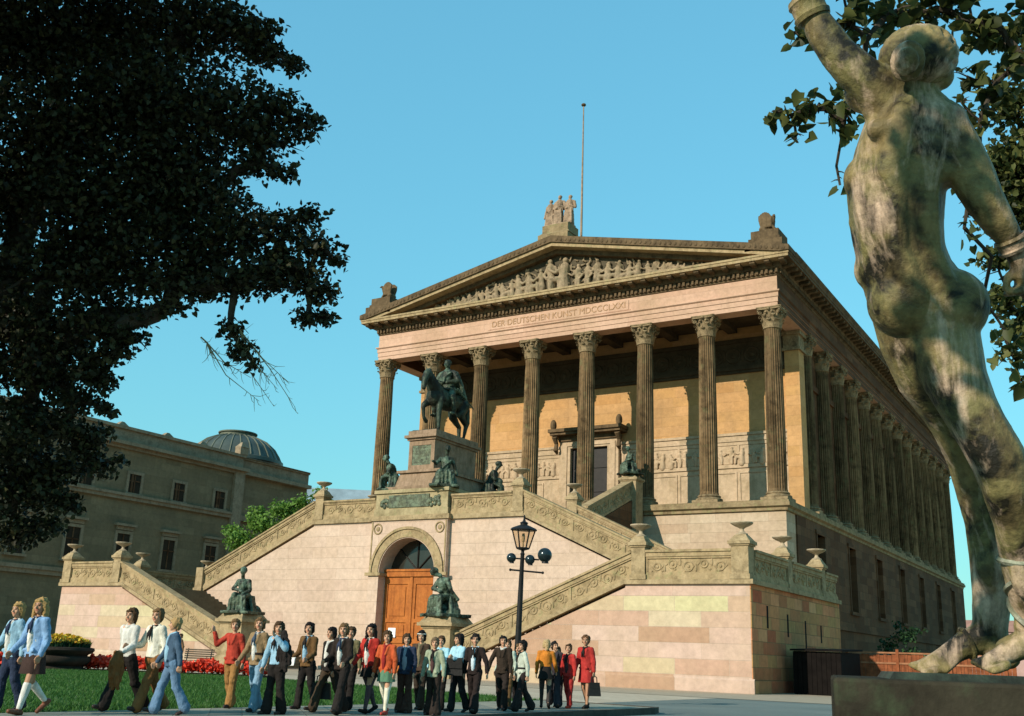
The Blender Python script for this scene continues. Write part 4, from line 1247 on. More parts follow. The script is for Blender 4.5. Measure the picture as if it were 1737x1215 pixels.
bangle(P_('armR',6), P_('armR',7)-P_('armR',5), .054, .03)
# sandal straps on the forward leg
mb = MB()
A0, A1 = P_('legR',7), P_('legR',10)
for sg in (1,-1):
    pts = []
    for k in range(25):
        t = k/24; c = A0.lerp(A1, t); R = .088-.028*t
        a = sg*t*PI*2.2+1.0
        pts.append(c+fr*math.cos(a)*R-fw*math.sin(a)*R)
    mb.tube(pts, .011, 6)
for t in (0.0,): 
    c = A0; pts = [c+fr*math.cos(a)*.09-fw*math.sin(a)*.09 for a in [2*PI*k/20 for k in range(21)]]; mb.tube(pts, .013, 6)
mb.build('sandal_strap', bronze('strap_bronze', (.10,.10,.06), (.22,.24,.15), (.25,.22,.14), (.50,.46,.36), 5, .1, .6, .7), AR_, True)
mb = MB()
h0 = P_('footL',1); pts = [h0+upv*.06*math.cos(a)+fw*.062*math.sin(a)-fr*.02*math.cos(a) for a in [2*PI*k/20 for k in range(21)]]
mb.tube(pts, .010, 6)
mb.build('sandal_strap', M['archer'], AR_, True)
# the string arm holds a bent length of bow
PLX, PLY = -.731, -.487
PD = tag(empty('archer_plinth', (34.62, -59.22, 0), math.radians(15)), 'dark mossy square plinth carrying the big archer', 'pedestal')
b = MB(); b.box(PLX-.06,1.25,PLY-.06,.95,.0,.12); b.box(PLX,1.2,PLY,.9,.12,1.045)
o = b.build('block', stone('mossy_plinth', (.045,.038,.024), (.032,.026,.017), (.014,.011,.008), 3.0, .6, .4, moss=(.045,.06,.03)), PD)
m_ = o.modifiers.new('edge','BEVEL'); m_.width = .015; m_.segments = 2
b = MB(); b.taper(.2,.22,1.045,1.072,.72,.5,.70,.48); b.build('bronze_base', M['darkbronze'], PD)
# ================================================================== PEOPLE
SKIN = plain('skin', (.50,.27,.16), .55, .12, 20, 0, .1)
SKIN2 = plain('tanned_skin', (.40,.205,.115), .55, .12, 20, 0, .1)
DARKEYE = plain('eye_dark', (.03,.02,.015), .4, .1, 5, 0, 0)
LIP = plain('lips', (.40,.13,.09), .5, .1, 5, 0, 0)
def Rx(v, p): return V((v.x, v.y*math.cos(p)-v.z*math.sin(p), v.y*math.sin(p)+v.z*math.cos(p)))
def Rz(v, p): return V((v.x*math.cos(p)-v.y*math.sin(p), v.x*math.sin(p)+v.y*math.cos(p), v.z))
PEOPLE = {}; TURN = .22; HTURN = .35; HANDS = {}
def person(label, x, y, z, rz, H, hair='short', hc=(.05,.03,.015), jacket=None, shirt=None, vest=None, scarf=None, trousers=None, flare=.02, skirt=None, skirtlen=.14, tights=None, socks=None,
           shoes=(.04,.025,.02), st=((.32,.1),(-.28,.25)), arms=None, hy=0, skin=None, closed=False, belt=None, tunic=0, sleeve=None, group='schoolchildren walking along the pavement', hatband=None, apos=None, lean=.015):
    h = H
    f = lambda a, b_, c: V((a*h, b_*h, c*h))
    legs = []
    for s, (a, k) in zip((-1, 1), st):
        a *= .8; k *= .85
        hip = f(s*.052, 0, 0); kn = hip+f(s*.004, .245*math.sin(a), -.245*math.cos(a)); b0 = a-k
        an = kn+f(0, .225*math.sin(b0), -.225*math.cos(b0))
        p = b0*.9 if b0 < -.22 else (.18 if a > .22 and k < .15 else 0)
        heel = an+Rx(f(0,-.026,-.036), p); toe = an+Rx(f(s*.012,.10,-.040), p)
        legs.append([hip, kn, an, heel, toe])
    low = min(min(l[3].z-.018*h, l[4].z-.012*h) for l in legs)
    up = V((0,0,-low))
    legs = [[q+up for q in l] for l in legs]
    hz = -low/h
    rz += TURN; hy += HTURN*(1 if abs(hy) < .25 else .3)
    c = f(0, lean*1.6, hz+.412)                        # head centre
    T = lambda a, b_, cc: c+Rz(f(a, b_, cc), hy)
    sh = [f(-.098, lean, hz+.285), f(.098, lean, hz+.285)]
    arms = arms or ((-.25,.10,.3),(.3,.10,.35))
    A = []
    for i, s in enumerate((-1, 1)):
        if apos and apos[i]:
            el = sh[i]+f(*apos[i][0]); wr = el+f(*apos[i][1])
        else:
            sw, ab, bd = arms[i]
            el = sh[i]+f(s*math.sin(ab)*.168+s*.012, math.sin(sw)*math.cos(ab)*.168, -math.cos(sw)*math.cos(ab)*.168)
            wr = el+f(s*math.sin(ab)*.07, math.sin(sw+bd)*.142, -math.cos(sw+bd)*.142)
        A.append((sh[i], el, wr))
    # --- body
    b = BL()
    b.ell(f(0,0,hz+.03), (.08*h,.055*h,.07*h)); b.ell(f(0,lean*.5,hz+.13), (.07*h,.048*h,.09*h)); b.ell(f(0,lean,hz+.22), (.085*h,.056*h,.09*h))
    b.cap(sh[0]+f(.02,0,0), sh[1]+f(-.02,0,0), .034*h, .034*h)
    b.cap(f(0,lean,hz+.29), c+f(0,-.008,-.03), .027*h, .026*h)
    for s, l in zip((-1,1), legs):
        b.cap(l[0], l[1], .054*h, .034*h); b.cap(l[1], l[2], .034*h, .02*h); b.cap(l[1].lerp(l[2],.15)+f(0,-.008,0), l[1].lerp(l[2],.55)+f(0,-.006,0), .03*h, .026*h)
        b.cap(l[3], l[4], .02*h, .014*h); b.cap(l[2], l[3], .02*h, .018*h)
    for s, (a0, e0, w0) in zip((-1,1), A):
        b.cap(a0, e0, .028*h, .022*h); b.cap(e0, w0, .022*h, .0155*h)
        d = (w0-e0).normalized(); side = d.cross(V((0,1,0.2))).normalized() if abs(d.y) < .9 else V((1,0,0))
        side2 = d.cross(side).normalized()
        pm = w0+d*.028*h
        for q in (-1,0,1): b.cap(w0+side2*(q*.008*h), pm+side2*(q*.013*h), .012*h, .0105*h)
        for q, ln in zip((-1.5,-.5,.5,1.5), (.034,.042,.045,.038)):
            r0 = pm+side2*(q*.0115*h)+d*.008*h; m1 = r0+d*(ln*.5*h)+side*(s*.002*h); e1 = m1+d*(ln*.38*h)+side*(-s*.013*h)
            b.chain([(*r0,.0075*h),(*m1,.0068*h),(*e1,.006*h)])
        t0 = w0+d*.012*h-side2*.014*h; t1 = t0+d*.022*h-side2*.016*h; t2 = t1+d*.02*h-side*(s*.004*h)
        b.chain([(*t0,.009*h),(*t1,.008*h),(*t2,.007*h)])
    Rh = Matrix.Rotation(hy, 3, 'Z')
    b.ell(T(0,-.008,.012), (.047*h,.058*h,.056*h), Rh); b.ell(T(0,.012,-.020), (.039*h,.041*h,.046*h), Rh)
    b.ball(T(0,.034,-.054), .016*h, 8, 6); b.cap(T(0,.05,.004), T(0,.063,-.015), .006*h, .010*h, 8)
    for s in (-1,1): b.ell(T(s*.049,-.004,-.004), (.009*h,.015*h,.02*h), Rh); b.ball(T(s*.024,.036,-.018), .014*h, 8, 6)
    b.ell(T(0,.044,-.035), (.017*h,.009*h,.008*h), Rh); b.ell(T(0,.042,.018), (.034*h,.010*h,.007*h), Rh)
    eyes = [T(s*.0185,.050,.005) for s in (-1,1)]; mouth = T(0,.052,-.035); brow = [T(s*.019,.052,.019) for s in (-1,1)]
    def post(me, eyes=eyes, mouth=mouth, brow=brow, h=h, hy=hy):
        n = len(me.polygons)
        ce = np.empty(n*3); me.polygons.foreach_get('center', ce); ce = ce.reshape(-1,3)
        mi = np.zeros(n, dtype=np.int32)
        ch, shn = math.cos(-hy), math.sin(-hy)
        def loc(q):
            d = ce-np.array(q)
            return np.stack([d[:,0]*ch-d[:,1]*shn, d[:,0]*shn+d[:,1]*ch, d[:,2]], 1)/h
        d = loc(mouth); mi[(np.abs(d[:,0])<.015)&(np.abs(d[:,2])<.006)&(np.abs(d[:,1])<.02)] = 2
        for e in eyes:
            d = loc(e); mi[(d[:,0]/.0095)**2+(d[:,2]/.006)**2+(d[:,1]/.02)**2 < 1] = 1
        for e in brow:
            d = loc(e); mi[(np.abs(d[:,0])<.013)&(np.abs(d[:,2])<.0038)&(np.abs(d[:,1])<.02)] = 1
        me.polygons.foreach_set('material_index', mi)
    o = b.body('person', [skin or SKIN, DARKEYE, LIP], None, .0062*h, 2, loc=(x,y,z), rz=rz, post=post)
    tag(o, label, 'person', group)
    PEOPLE[label] = o
    HANDS[label] = [V((x,y,z))+Rz(a_[2]+(a_[2]-a_[1]).normalized()*.06*h, rz) for a_ in A]
    # --- hair
    b = BL(); hm = cloth(hc, .6)
    q = 1.0 if hair != 'neat' else .93
    b.ell(T(0,-.019,.024), (.056*h*q,.064*h*q,.055*h*q), Rh); b.ell(T(0,-.042,-.018), (.045*h,.026*h,.05*h), Rh)
    rr_ = random.Random(label)
    if hair in ('short','neat','long','bob','mop','big'):
        b.ell(T(.008*rr_.choice((-1,1)),.030,.043), (.038*h,.022*h,.016*h), Rh)
        for s in (-1,1): b.ell(T(s*.044,-.010,.004), (.015*h,.034*h,.038*h), Rh)
    if hair in ('mop','bob','long','big'):
        for s in (-1,1): b.cap(T(s*.046,-.004,.02), T(s*.047,-.008,-.04), .02*h, .018*h)
        b.cap(T(0,-.045,.0), T(0,-.045,-.06), .044*h, .034*h)
    if hair == 'long':
        for s in (-1,1): b.chain([(*T(s*.047,.0,.02),.02*h),(*T(s*.052,-.004,-.05),.021*h),(*T(s*.055,-.002,-.11),.017*h)])
        for s in (-1,0,1): b.cap(T(s*.03,-.05,-.02), T(s*.035,-.055,-.13), .03*h, .022*h)
    if hair in ('curly','big'):
        for k in range(34):
            a = rr_.uniform(-PI, PI); t = rr_.uniform(-.7, 1.4)
            d = V((math.cos(a)*math.cos(t), math.sin(a)*math.cos(t), math.sin(t)))
            if d.y > .45 and d.z < .55: continue
            b.ball(T(d.x*.056, -.016+d.y*.062, .016+d.z*.06), rr_.uniform(.014,.022)*h, 8, 6)
    for k in range(14):
        a = rr_.uniform(-PI, PI); t = rr_.uniform(0, 1.2)
        d = V((math.cos(a)*math.cos(t), math.sin(a)*math.cos(t), math.sin(t)))
        if d.y > .5 and d.z < .6: continue
        b.ball(T(d.x*.048, -.02+d.y*.056, .028+d.z*.048), .014*h, 7, 5)
    b.body('hair', hm, o, .0068*h, 2, disp=(.016*h,.025))
    if hatband:
        mb = MB(); mb.ring((0,0,0), .056*h, .008*h, 24, 6, 'z'); hb = mb.build('hairband', cloth(hatband), o, True); hb.location = T(0,-.008,.036)
    # --- upper garments
    def torso(b, g, hem, yk=.70):
        b.lathe([(.094+g,hem*h),(.090+g,hz*h+.03*h),(.084+g,hz*h+.11*h),(.094+g,hz*h+.2*h),(.092+g,hz*h+.255*h),(.06+g,hz*h+.298*h)] if False else
                [((.094+g)*h,hem*h),((.089+g)*h,(hz+.04)*h),((.082+g)*h,(hz+.12)*h),((.092+g)*h,(hz+.21)*h),((.086+g)*h,(hz+.27)*h),((.045+g)*h,(hz+.315)*h)], (0,lean*h*.7,0), 20, 1, yk)
        b.cap(sh[0], sh[1], (.033+g)*h, (.033+g)*h)
    def sleeves(b, g, end=1.0):
        for a0, e0, w0 in A:
            b.cap(a0, e0, (.036+g)*h, (.031+g)*h)
            if end > .3: b.cap(e0, e0.lerp(w0, end*.93), (.031+g)*h, (.025+g)*h)
    hem0 = hz-.035
    if shirt:
        b = BL(); torso(b, (-.002 if jacket else .003), hz+.01, .70)
        if not jacket: sleeves(b, .003, 1.0 if sleeve is None else sleeve)
        if jacket and not closed: b.ell(f(0,lean+.058,hz+.15), (.031*h,.028*h,.145*h))
        for s in (-1,1): b.cap(f(s*.012,lean+.045,hz+.305), f(s*.045,lean-.005,hz+.325), .013*h, .013*h)
        b.body('shirt', cloth(shirt), o, .009*h, 1, disp=(.012*h,.06))
    if jacket:
        b = BL(); torso(b, .006, hem0-tunic*.09, .72); sleeves(b, .002)
        for s in (-1,1):
            b.chain([(*f(s*.02,lean+.068,hz+.20),.014*h),(*f(s*.045,lean+.045,hz+.29),.015*h),(*f(s*.038,lean-.03,hz+.325),.014*h)])
            b.ell(f(s*.055,lean+.062,hz+.03), (.024*h,.012*h,.02*h))
        for k in range(4):
            for a0, e0, w0 in A: b.ball(e0+V((rr_.uniform(-1,1),rr_.uniform(-1,1),rr_.uniform(-1,1)))*.012*h, .028*h, 8, 6)
        b.body('jacket' if not tunic else 'tunic', cloth(jacket), o, .008*h, 3, disp=(.016*h,.08))
    if vest:
        b = BL(); torso(b, .002, hz-.01, .70); b.body('vest', cloth(vest), o, .009*h, 2)
    if belt:
        mb = MB(); mb.lathe([(.092*h,-.012*h),(.096*h,-.012*h),(.096*h,.012*h),(.092*h,.012*h)], (0,lean*h*.7,(hz+.09)*h), 24, 1, .74, False); mb.build('belt', cloth(belt), o, True)
    if scarf:
        b = BL(); n0 = f(0,lean+.008,hz+.318)
        for k in range(12):
            a = 2*PI*k/12; a2 = 2*PI*(k+1)/12
            b.cap(n0+f(.038*math.cos(a),.036*math.sin(a),-.008*math.sin(a)), n0+f(.038*math.cos(a2),.036*math.sin(a2),-.008*math.sin(a2)), .012*h)
        b.ball(f(0,lean+.062,hz+.295), .014*h, 8, 6)
        for s in (-1,1): b.chain([(*f(0,lean+.064,hz+.29),.011*h),(*f(s*.014,lean+.084,hz+.24),.014*h),(*f(s*.018,lean+.088,hz+.175),.006*h)])
        b.body('neck_scarf', cloth(scarf), o, .0075*h, 1)
    # --- lower garments
    if trousers:
        b = BL(); b.ell(f(0,0,hz+.03), (.088*h,.062*h,.065*h))
        for s, l in zip((-1,1), legs):
            d = (l[2]-l[1]).normalized()
            b.cap(l[0], l[1], .062*h, .045*h); b.cap(l[1], l[2]+d*.012*h, .044*h, (.034+flare)*h)
            b.ball(l[1]+f(0,.012,rr_.uniform(-.02,.02)), .042*h, 8, 6)
        b.body('trousers', cloth(trousers), o, .008*h, 3, disp=(.018*h,.08))
    if skirt:
        mb = MB(); n = 36; vs = []; fs = []
        prof = [(.078,.085),(.092,.03),(.105,-.04),(.122,-skirtlen)]
        for j, (r, dz) in enumerate(prof):
            for k in range(n):
                a = 2*PI*k/n; w = 1+.05*math.sin(a*9)*(j/3)
                vs.append((r*w*h*math.cos(a), r*w*h*.82*math.sin(a), (hz+dz)*h))
        for j in range(3):
            for k in range(n): fs.append((j*n+k, j*n+(k+1)%n, (j+1)*n+(k+1)%n, (j+1)*n+k))
        fs.append(tuple(range(n))); mb.add(vs, fs)
        mb.build('skirt', cloth(skirt), o, True, 60)
    if tights:
        b = BL()
        for l in legs: b.cap(l[0]-V((0,0,.1*h)), l[1], .05*h, .038*h); b.cap(l[1], l[2], .037*h, .024*h); b.cap(l[1].lerp(l[2],.15)+f(0,-.008,0), l[1].lerp(l[2],.55)+f(0,-.006,0), .034*h, .029*h)
        b.body('tights', cloth(tights), o, .0085*h, 1)
    if socks:
        for l in legs:
            b = BL(); b.cap(l[1].lerp(l[2],.12), l[2], .038*h, .025*h); b.cap(l[1].lerp(l[2],.2)+f(0,-.008,0), l[1].lerp(l[2],.55)+f(0,-.006,0), .034*h, .029*h)
            b.body('sock', cloth(socks), o, .0085*h, 1)
    for l in legs:
        b = BL()
        b.cap(l[3], l[4], .026*h, .021*h); b.cap(l[3], l[2]-V((0,0,.006*h)), .025*h, .022*h)
        dn = (l[4]-l[3]).normalized()
        b.cap(l[3]-V((0,0,.004*h)), l[3]+dn*.02*h-V((0,0,.006*h)), .02*h, .018*h)
        b.body('shoe', cloth(shoes, .4), o, .0085*h, 1)
    return o, A, hz
BLK = (.022,.018,.016); BRN = (.085,.048,.024); TAN = (.25,.165,.085); WHT = (.62,.59,.52); LBL = (.26,.42,.52); NAVY = (.03,.04,.07); DEN = (.13,.23,.36); RED = (.40,.035,.026); ORG = (.50,.095,.032); GRN = (.30,.33,.22)
hBLK = (.014,.011,.010); hBRN = (.065,.036,.018); hLB = (.15,.085,.038); hBLO = (.36,.22,.085)
ZK = .10
W1 = ((.38,.08),(-.30,.30)); W2 = ((-.30,.30),(.38,.08)); W3 = ((.2,.1),(-.15,.35)); W4 = ((-.15,.35),(.2,.1)); W0 = ((.07,.03),(-.06,.05)); W5 = ((.5,.1),(-.42,.3)); W6 = ((-.42,.3),(.5,.1))
PI_ = PI
P = person
P('blonde child at the picture edge in a pale denim jacket and dark trousers', 21.45,-54.62,ZK, PI_-.35, 1.43, 'mop', hBLO, LBL, WHT, scarf=NAVY, trousers=NAVY, st=W4)
P('blonde long haired girl in light blue jacket, dark skirt and white knee socks', 22.02,-54.68,ZK, PI_-.2, 1.52, 'long', hBLO, (.21,.35,.54), WHT, scarf=NAVY, skirt=(.05,.03,.025), skirtlen=.17, socks=WHT, shoes=(.17,.06,.03), st=((.35,.05),(-.22,.75)), skin=SKIN2, arms=((-.1,.12,.5),(.2,.12,.5)))
P('dark haired boy in a white shirt and black bell bottoms in long stride', 22.08,-53.19,ZK, PI_-.25, 1.46, 'mop', hBRN, None, WHT, trousers=BLK, flare=.03, st=W6, hy=-.1, arms=((.2,.1,.9),(-.3,.15,.3)))
P('brown haired boy in cream shirt and dark tie striding in rust brown trousers', 22.45,-53.02,ZK, PI_-.3, 1.47, 'short', hLB, None, (.66,.62,.50), scarf=BLK, trousers=(.22,.10,.035), flare=.025, st=W5, arms=((-.2,.12,.5),(.35,.1,1.1)))
P('blond boy in denim jacket and blue jeans looking back over his shoulder', 22.88,-53.05,ZK, PI_-.75, 1.33, 'short', (.36,.23,.10), (.06,.10,.15), LBL, trousers=(.12,.20,.30), flare=.03, st=W2, hy=-.5, arms=((-.3,.12,.2),(.3,.1,.3)))
P('child in a red pullover waving with one raised hand', 22.0,-51.0,ZK, PI_-.1, 1.38, 'short', hLB, (.40,.05,.03), None, closed=True, trousers=(.30,.15,.05), st=W3, hy=.2, apos=(None,((.11,.05,-.10),(.025,.04,.145))))
P('long haired boy in open tan jacket, white shirt and faded blue jeans', 22.94,-51.40,ZK, PI_-.25, 1.40, 'mop', hLB, TAN, WHT, scarf=(.05,.07,.10), trousers=(.20,.31,.40), flare=.02, st=W3, belt=BLK, hy=.15)
P('boy in pale blue shirt carrying a dark jacket over his shoulder', 23.40,-51.45,ZK, PI_-.2, 1.36, 'mop', hBRN, None, LBL, scarf=BLK, trousers=BLK, flare=.03, st=((-.12,.12),(.15,.03)), hy=.2, apos=(((-.10,.09,-.10),(.09,.08,.13)),None), arms=((0,0,0),(.1,.2,.1)))
P('black haired boy in brown leather jacket over a light blue shirt', 22.82,-50.10,ZK, PI_-.2, 1.38, 'mop', hBLK, (.14,.075,.03), LBL, scarf=BLK, trousers=BLK, flare=.015, st=W4, arms=((.2,.1,.9),(.1,.12,.9)))
P('black haired boy in dark jacket walking with a briefcase', 23.55,-50.38,ZK, PI_-.45, 1.33, 'mop', hBLK, BLK, WHT, trousers=(.06,.04,.025), flare=.03, st=W6, hy=-.2, arms=((.05,.12,.1),(-.05,.05,.1)))
P('fringed brown haired boy in black jacket with white shirt and tie', 23.94,-50.55,ZK, PI_-.15, 1.37, 'mop', hLB, (.03,.022,.018), WHT, scarf=NAVY, trousers=BLK, flare=.03, st=W1, arms=((.1,.1,.9),(.1,.12,1.0)))
P('boy in olive jacket half hidden behind the boy in black and the girl in red', 23.22,-49.48,ZK, PI_-.1, 1.34, 'short', hBRN, (.16,.14,.07), WHT, trousers=BLK, st=W3)
P('dark long haired girl in red jacket, white blouse and short black skirt', 23.92,-49.82,ZK, PI_-.3, 1.40, 'long', hBLK, RED, WHT, scarf=BLK, skirt=BLK, skirtlen=.12, tights=(.10,.07,.075), st=((.28,.05),(-.38,.2)), shoes=BLK)
P('curly haired girl in orange red cardigan with green skirt and white tights', 24.36,-49.95,ZK, PI_-.15, 1.27, 'big', hBRN, ORG, (.30,.03,.025), skirt=(.10,.20,.12), skirtlen=.13, tights=(.72,.66,.5), shoes=(.42,.05,.03), st=W3, arms=((.05,.18,.1),(.05,.2,.1)))
P('boy in navy jacket with pale zip and wide brown trousers', 24.08,-49.05,ZK, PI_+.1, 1.27, 'mop', hBRN, NAVY, (.3,.32,.36), closed=False, trousers=(.07,.035,.025), flare=.045, st=W0, arms=((.0,.12,.4),(.0,.12,.4)))
P('dark haired girl with white headband in brown patterned jacket', 23.62,-47.98,ZK, PI_-.1, 1.33, 'big', hBLK, (.07,.045,.03), (.2,.16,.09), trousers=(.05,.035,.025), flare=.03, st=W3, hatband=WHT)
P('boy in pale green cardigan over a striped dark vest and very wide trousers', 24.72,-49.12,ZK, PI_-.05, 1.22, 'short', (.14,.09,.05), GRN, (.10,.05,.045), scarf=BLK, trousers=(.028,.02,.018), flare=.055, st=W0, arms=((.0,.22,.2),(.0,.2,.2)))
P('boy in turquoise shirt standing between the green cardigan and the dark bag', 24.02,-47.92,ZK, PI_-.1, 1.26, 'short', hBRN, None, (.33,.56,.62), trousers=BLK, st=W3, arms=((.1,.1,.9),(.1,.1,.9)))
P('dark haired boy in pale turquoise shirt hugging a black satchel', 24.40,-47.92,ZK, PI_-.5, 1.30, 'mop', hBLK, None, (.36,.58,.66), trousers=(.025,.022,.022), flare=.02, st=W4, hy=-.3, arms=((.35,.05,1.5),(.35,.05,1.5)))
P('curly dark haired boy in black suit with open collar and white shirt front', 24.74,-47.92,ZK, PI_+.0, 1.31, 'curly', hBLK, (.026,.018,.016), (.6,.68,.70), scarf=BLK, trousers=(.024,.018,.016), flare=.035, st=W1, arms=((.1,.38,.1),(-.1,.15,.1)))
P('child in dark brown suit holding hands with the boy in the black suit', 24.45,-46.50,ZK, PI_-.0, 1.32, 'neat', hBLK, (.038,.026,.018), WHT, closed=True, trousers=(.03,.02,.016), flare=.025, st=W3, hy=.3, arms=((.1,.12,.1),(.1,.40,.1)))
P('child in pale green shirt mostly hidden behind the dark brown suit', 24.08,-45.70,ZK, PI_-.2, 1.26, 'neat', hBRN, None, (.40,.46,.36), trousers=(.12,.07,.03), st=W3)
P('fair child peeping between the lamp post and the belted tunic', 24.20,-45.50,ZK, PI_-.3, 1.20, 'bob', hLB, (.12,.10,.07), None, closed=True, trousers=BLK, st=W0)
P('big haired girl in pale belted tunic over dark trousers seen in profile', 24.83,-46.40,ZK, PI_-.9, 1.25, 'big', hBLK, (.46,.48,.38), None, closed=True, scarf=BLK, belt=BLK, tunic=.8, trousers=(.03,.022,.02), flare=.035, st=W1, arms=((-.2,.2,.2),(.1,.1,.2)))
P('blonde girl in orange jacket and black shorts seen from behind', 24.45,-44.84,ZK, .25, 1.30, 'mop', (.40,.27,.13), (.50,.17,.025), None, closed=True, skirt=BLK, skirtlen=.10, tights=(.05,.04,.035), shoes=BLK, st=W3, arms=((.05,.15,.2),(.05,.2,.7)))
P('dark haired boy walking close beside the orange jacket', 24.35,-44.30,ZK, PI_+.3, 1.31, 'neat', hBLK, (.05,.04,.045), None, closed=True, trousers=(.035,.03,.035), flare=.03, st=W5, hy=.2)
P('small child in light blue shirt and dark waistcoat beside the red suits', 24.30,-44.05,ZK, PI_-.0, 1.18, 'short', hBRN, (.03,.03,.04), LBL, trousers=(.04,.035,.04), st=W3)
P('boy in bright red suit with dark tie walking beside the woman', 24.65,-44.22,ZK, PI_-.35, 1.24, 'neat', hBRN, (.42,.036,.03), (.05,.03,.03), scarf=BLK, trousers=(.36,.032,.027), flare=.01, st=W3, shoes=(.4,.05,.03), arms=((.0,.12,.15),(.05,.1,.15)))
P('woman in red dress and jacket with a brown bouffant carrying a black handbag', 24.94,-44.02,ZK, PI_-.3, 1.42, 'curly', (.12,.06,.03), (.38,.034,.028), None, closed=True, scarf=BLK, skirt=(.40,.036,.03), skirtlen=.17, shoes=BLK, st=W3, skin=SKIN2, arms=((-.1,.10,.12),(.15,.08,.25)), group='adults by the stairs')
P('distant brown clad man standing behind the park bench', -1.4,-31.0,0, PI_-.5, 1.50, 'neat', hBRN, (.16,.09,.045), None, closed=True, trousers=(.06,.04,.03), st=W0, group='adults by the stairs')
# things they carry
def HW(i, lab, off=(0,0,0)):
    q = HANDS[lab][i]; return (q.x+off[0], q.y+off[1], q.z+off[2])
def carried(name, label, cat, mesh_fn, mat, loc, rz=0):
    mb = MB(); mesh_fn(mb); o = mb.build(name, mat, None, True, 40, loc, rz); tag(o, label, cat); return o
LEA = plain('black_leather', (.02,.017,.015), .45, .3, 20)
def bag(mb, w, d, hh):
    mb.taper(0,0,0,hh,w/2,d/2,w/2*.82,d/2*.6); mb.box(-w*.4,w*.4,-d*.42,-d*.36,hh*.55,hh*1.02)
    mb.tube([(-w*.25,0,hh),(-w*.22,0,hh+.1),(0,0,hh+.14),(w*.22,0,hh+.1),(w*.25,0,hh)], .011, 6)
carried('handbag', 'black handbag hanging from the hand of the woman in red', 'bag', lambda m: bag(m,.27,.12,.26), LEA, HW(0,'woman in red dress and jacket with a brown bouffant carrying a black handbag',(0,0,-.38)), .9)
carried('briefcase', 'dark school briefcase held by the boy in the dark jacket', 'bag', lambda m: bag(m,.34,.11,.25), LEA, HW(1,'black haired boy in dark jacket walking with a briefcase',(0,0,-.37)), .5)
carried('satchel', 'black satchel hugged against a turquoise shirt', 'bag', lambda m: (m.taper(0,0,0,.3,.15,.07,.13,.05), m.box(-.14,.14,-.085,-.06,.12,.29)), LEA, (24.45,-48.12,ZK+.62), .45)
b = BL()
for k in range(4): b.chain([(.012*k-.02,.0,.44,.022),(.035*k-.05,-.03+.02*(k%2),.27,.036),(.05*k-.075,-.02+.02*(k%3),.05,.036),(.055*k-.08,.0,-.10-.03*(k%2),.028)])
b.chain([(.06,.0,.3,.035),(.13,.03,.12,.032),(.12,.02,-.04,.03)])
o = b.body('carried_jacket', cloth(BLK), None, .010, 1, loc=HW(0,'boy in pale blue shirt carrying a dark jacket over his shoulder',(.03,.24,-.42)), disp=(.05,.08)); tag(o, 'dark jacket slung over the shoulder of the pale blue shirt', 'jacket')
b = BL()
for k in range(4): b.chain([(.02*k-.03,-.02,.25,.026),(.035*k-.05,-.05+.03*(k%2),.12,.036),(.04*k-.06,-.02,-.08,.036),(.05*k-.07,.01,-.2-.03*(k%2),.028)])
b.chain([(.05,.02,.22,.035),(.09,.03,.02,.03),(.08,.04,-.13,.026)])
o = b.body('carried_jacket', cloth((.20,.085,.03)), None, .010, 1, loc=HW(0,'dark haired boy in a white shirt and black bell bottoms in long stride',(0,0,-.22)), disp=(.05,.08)); tag(o, 'rust brown jacket carried over the arm by the boy in white', 'jacket')
mb = MB()
for k in range(5): mb.add([(-.1,.012*k,-.07),(.1,.012*k+.02,-.05+.01*k),(.1,.012*k+.05,.08),(-.1,.012*k+.03,.06-.008*k)], [(0,1,2,3)])
o = mb.build('papers', M['paper'], None, loc=HW(1,'black haired boy in brown leather jacket over a light blue shirt'), rz=.4); md = o.modifiers.new('t','SOLIDIFY'); md.thickness = .004; tag(o, 'white papers held low by the boy in the leather jacket', 'papers')
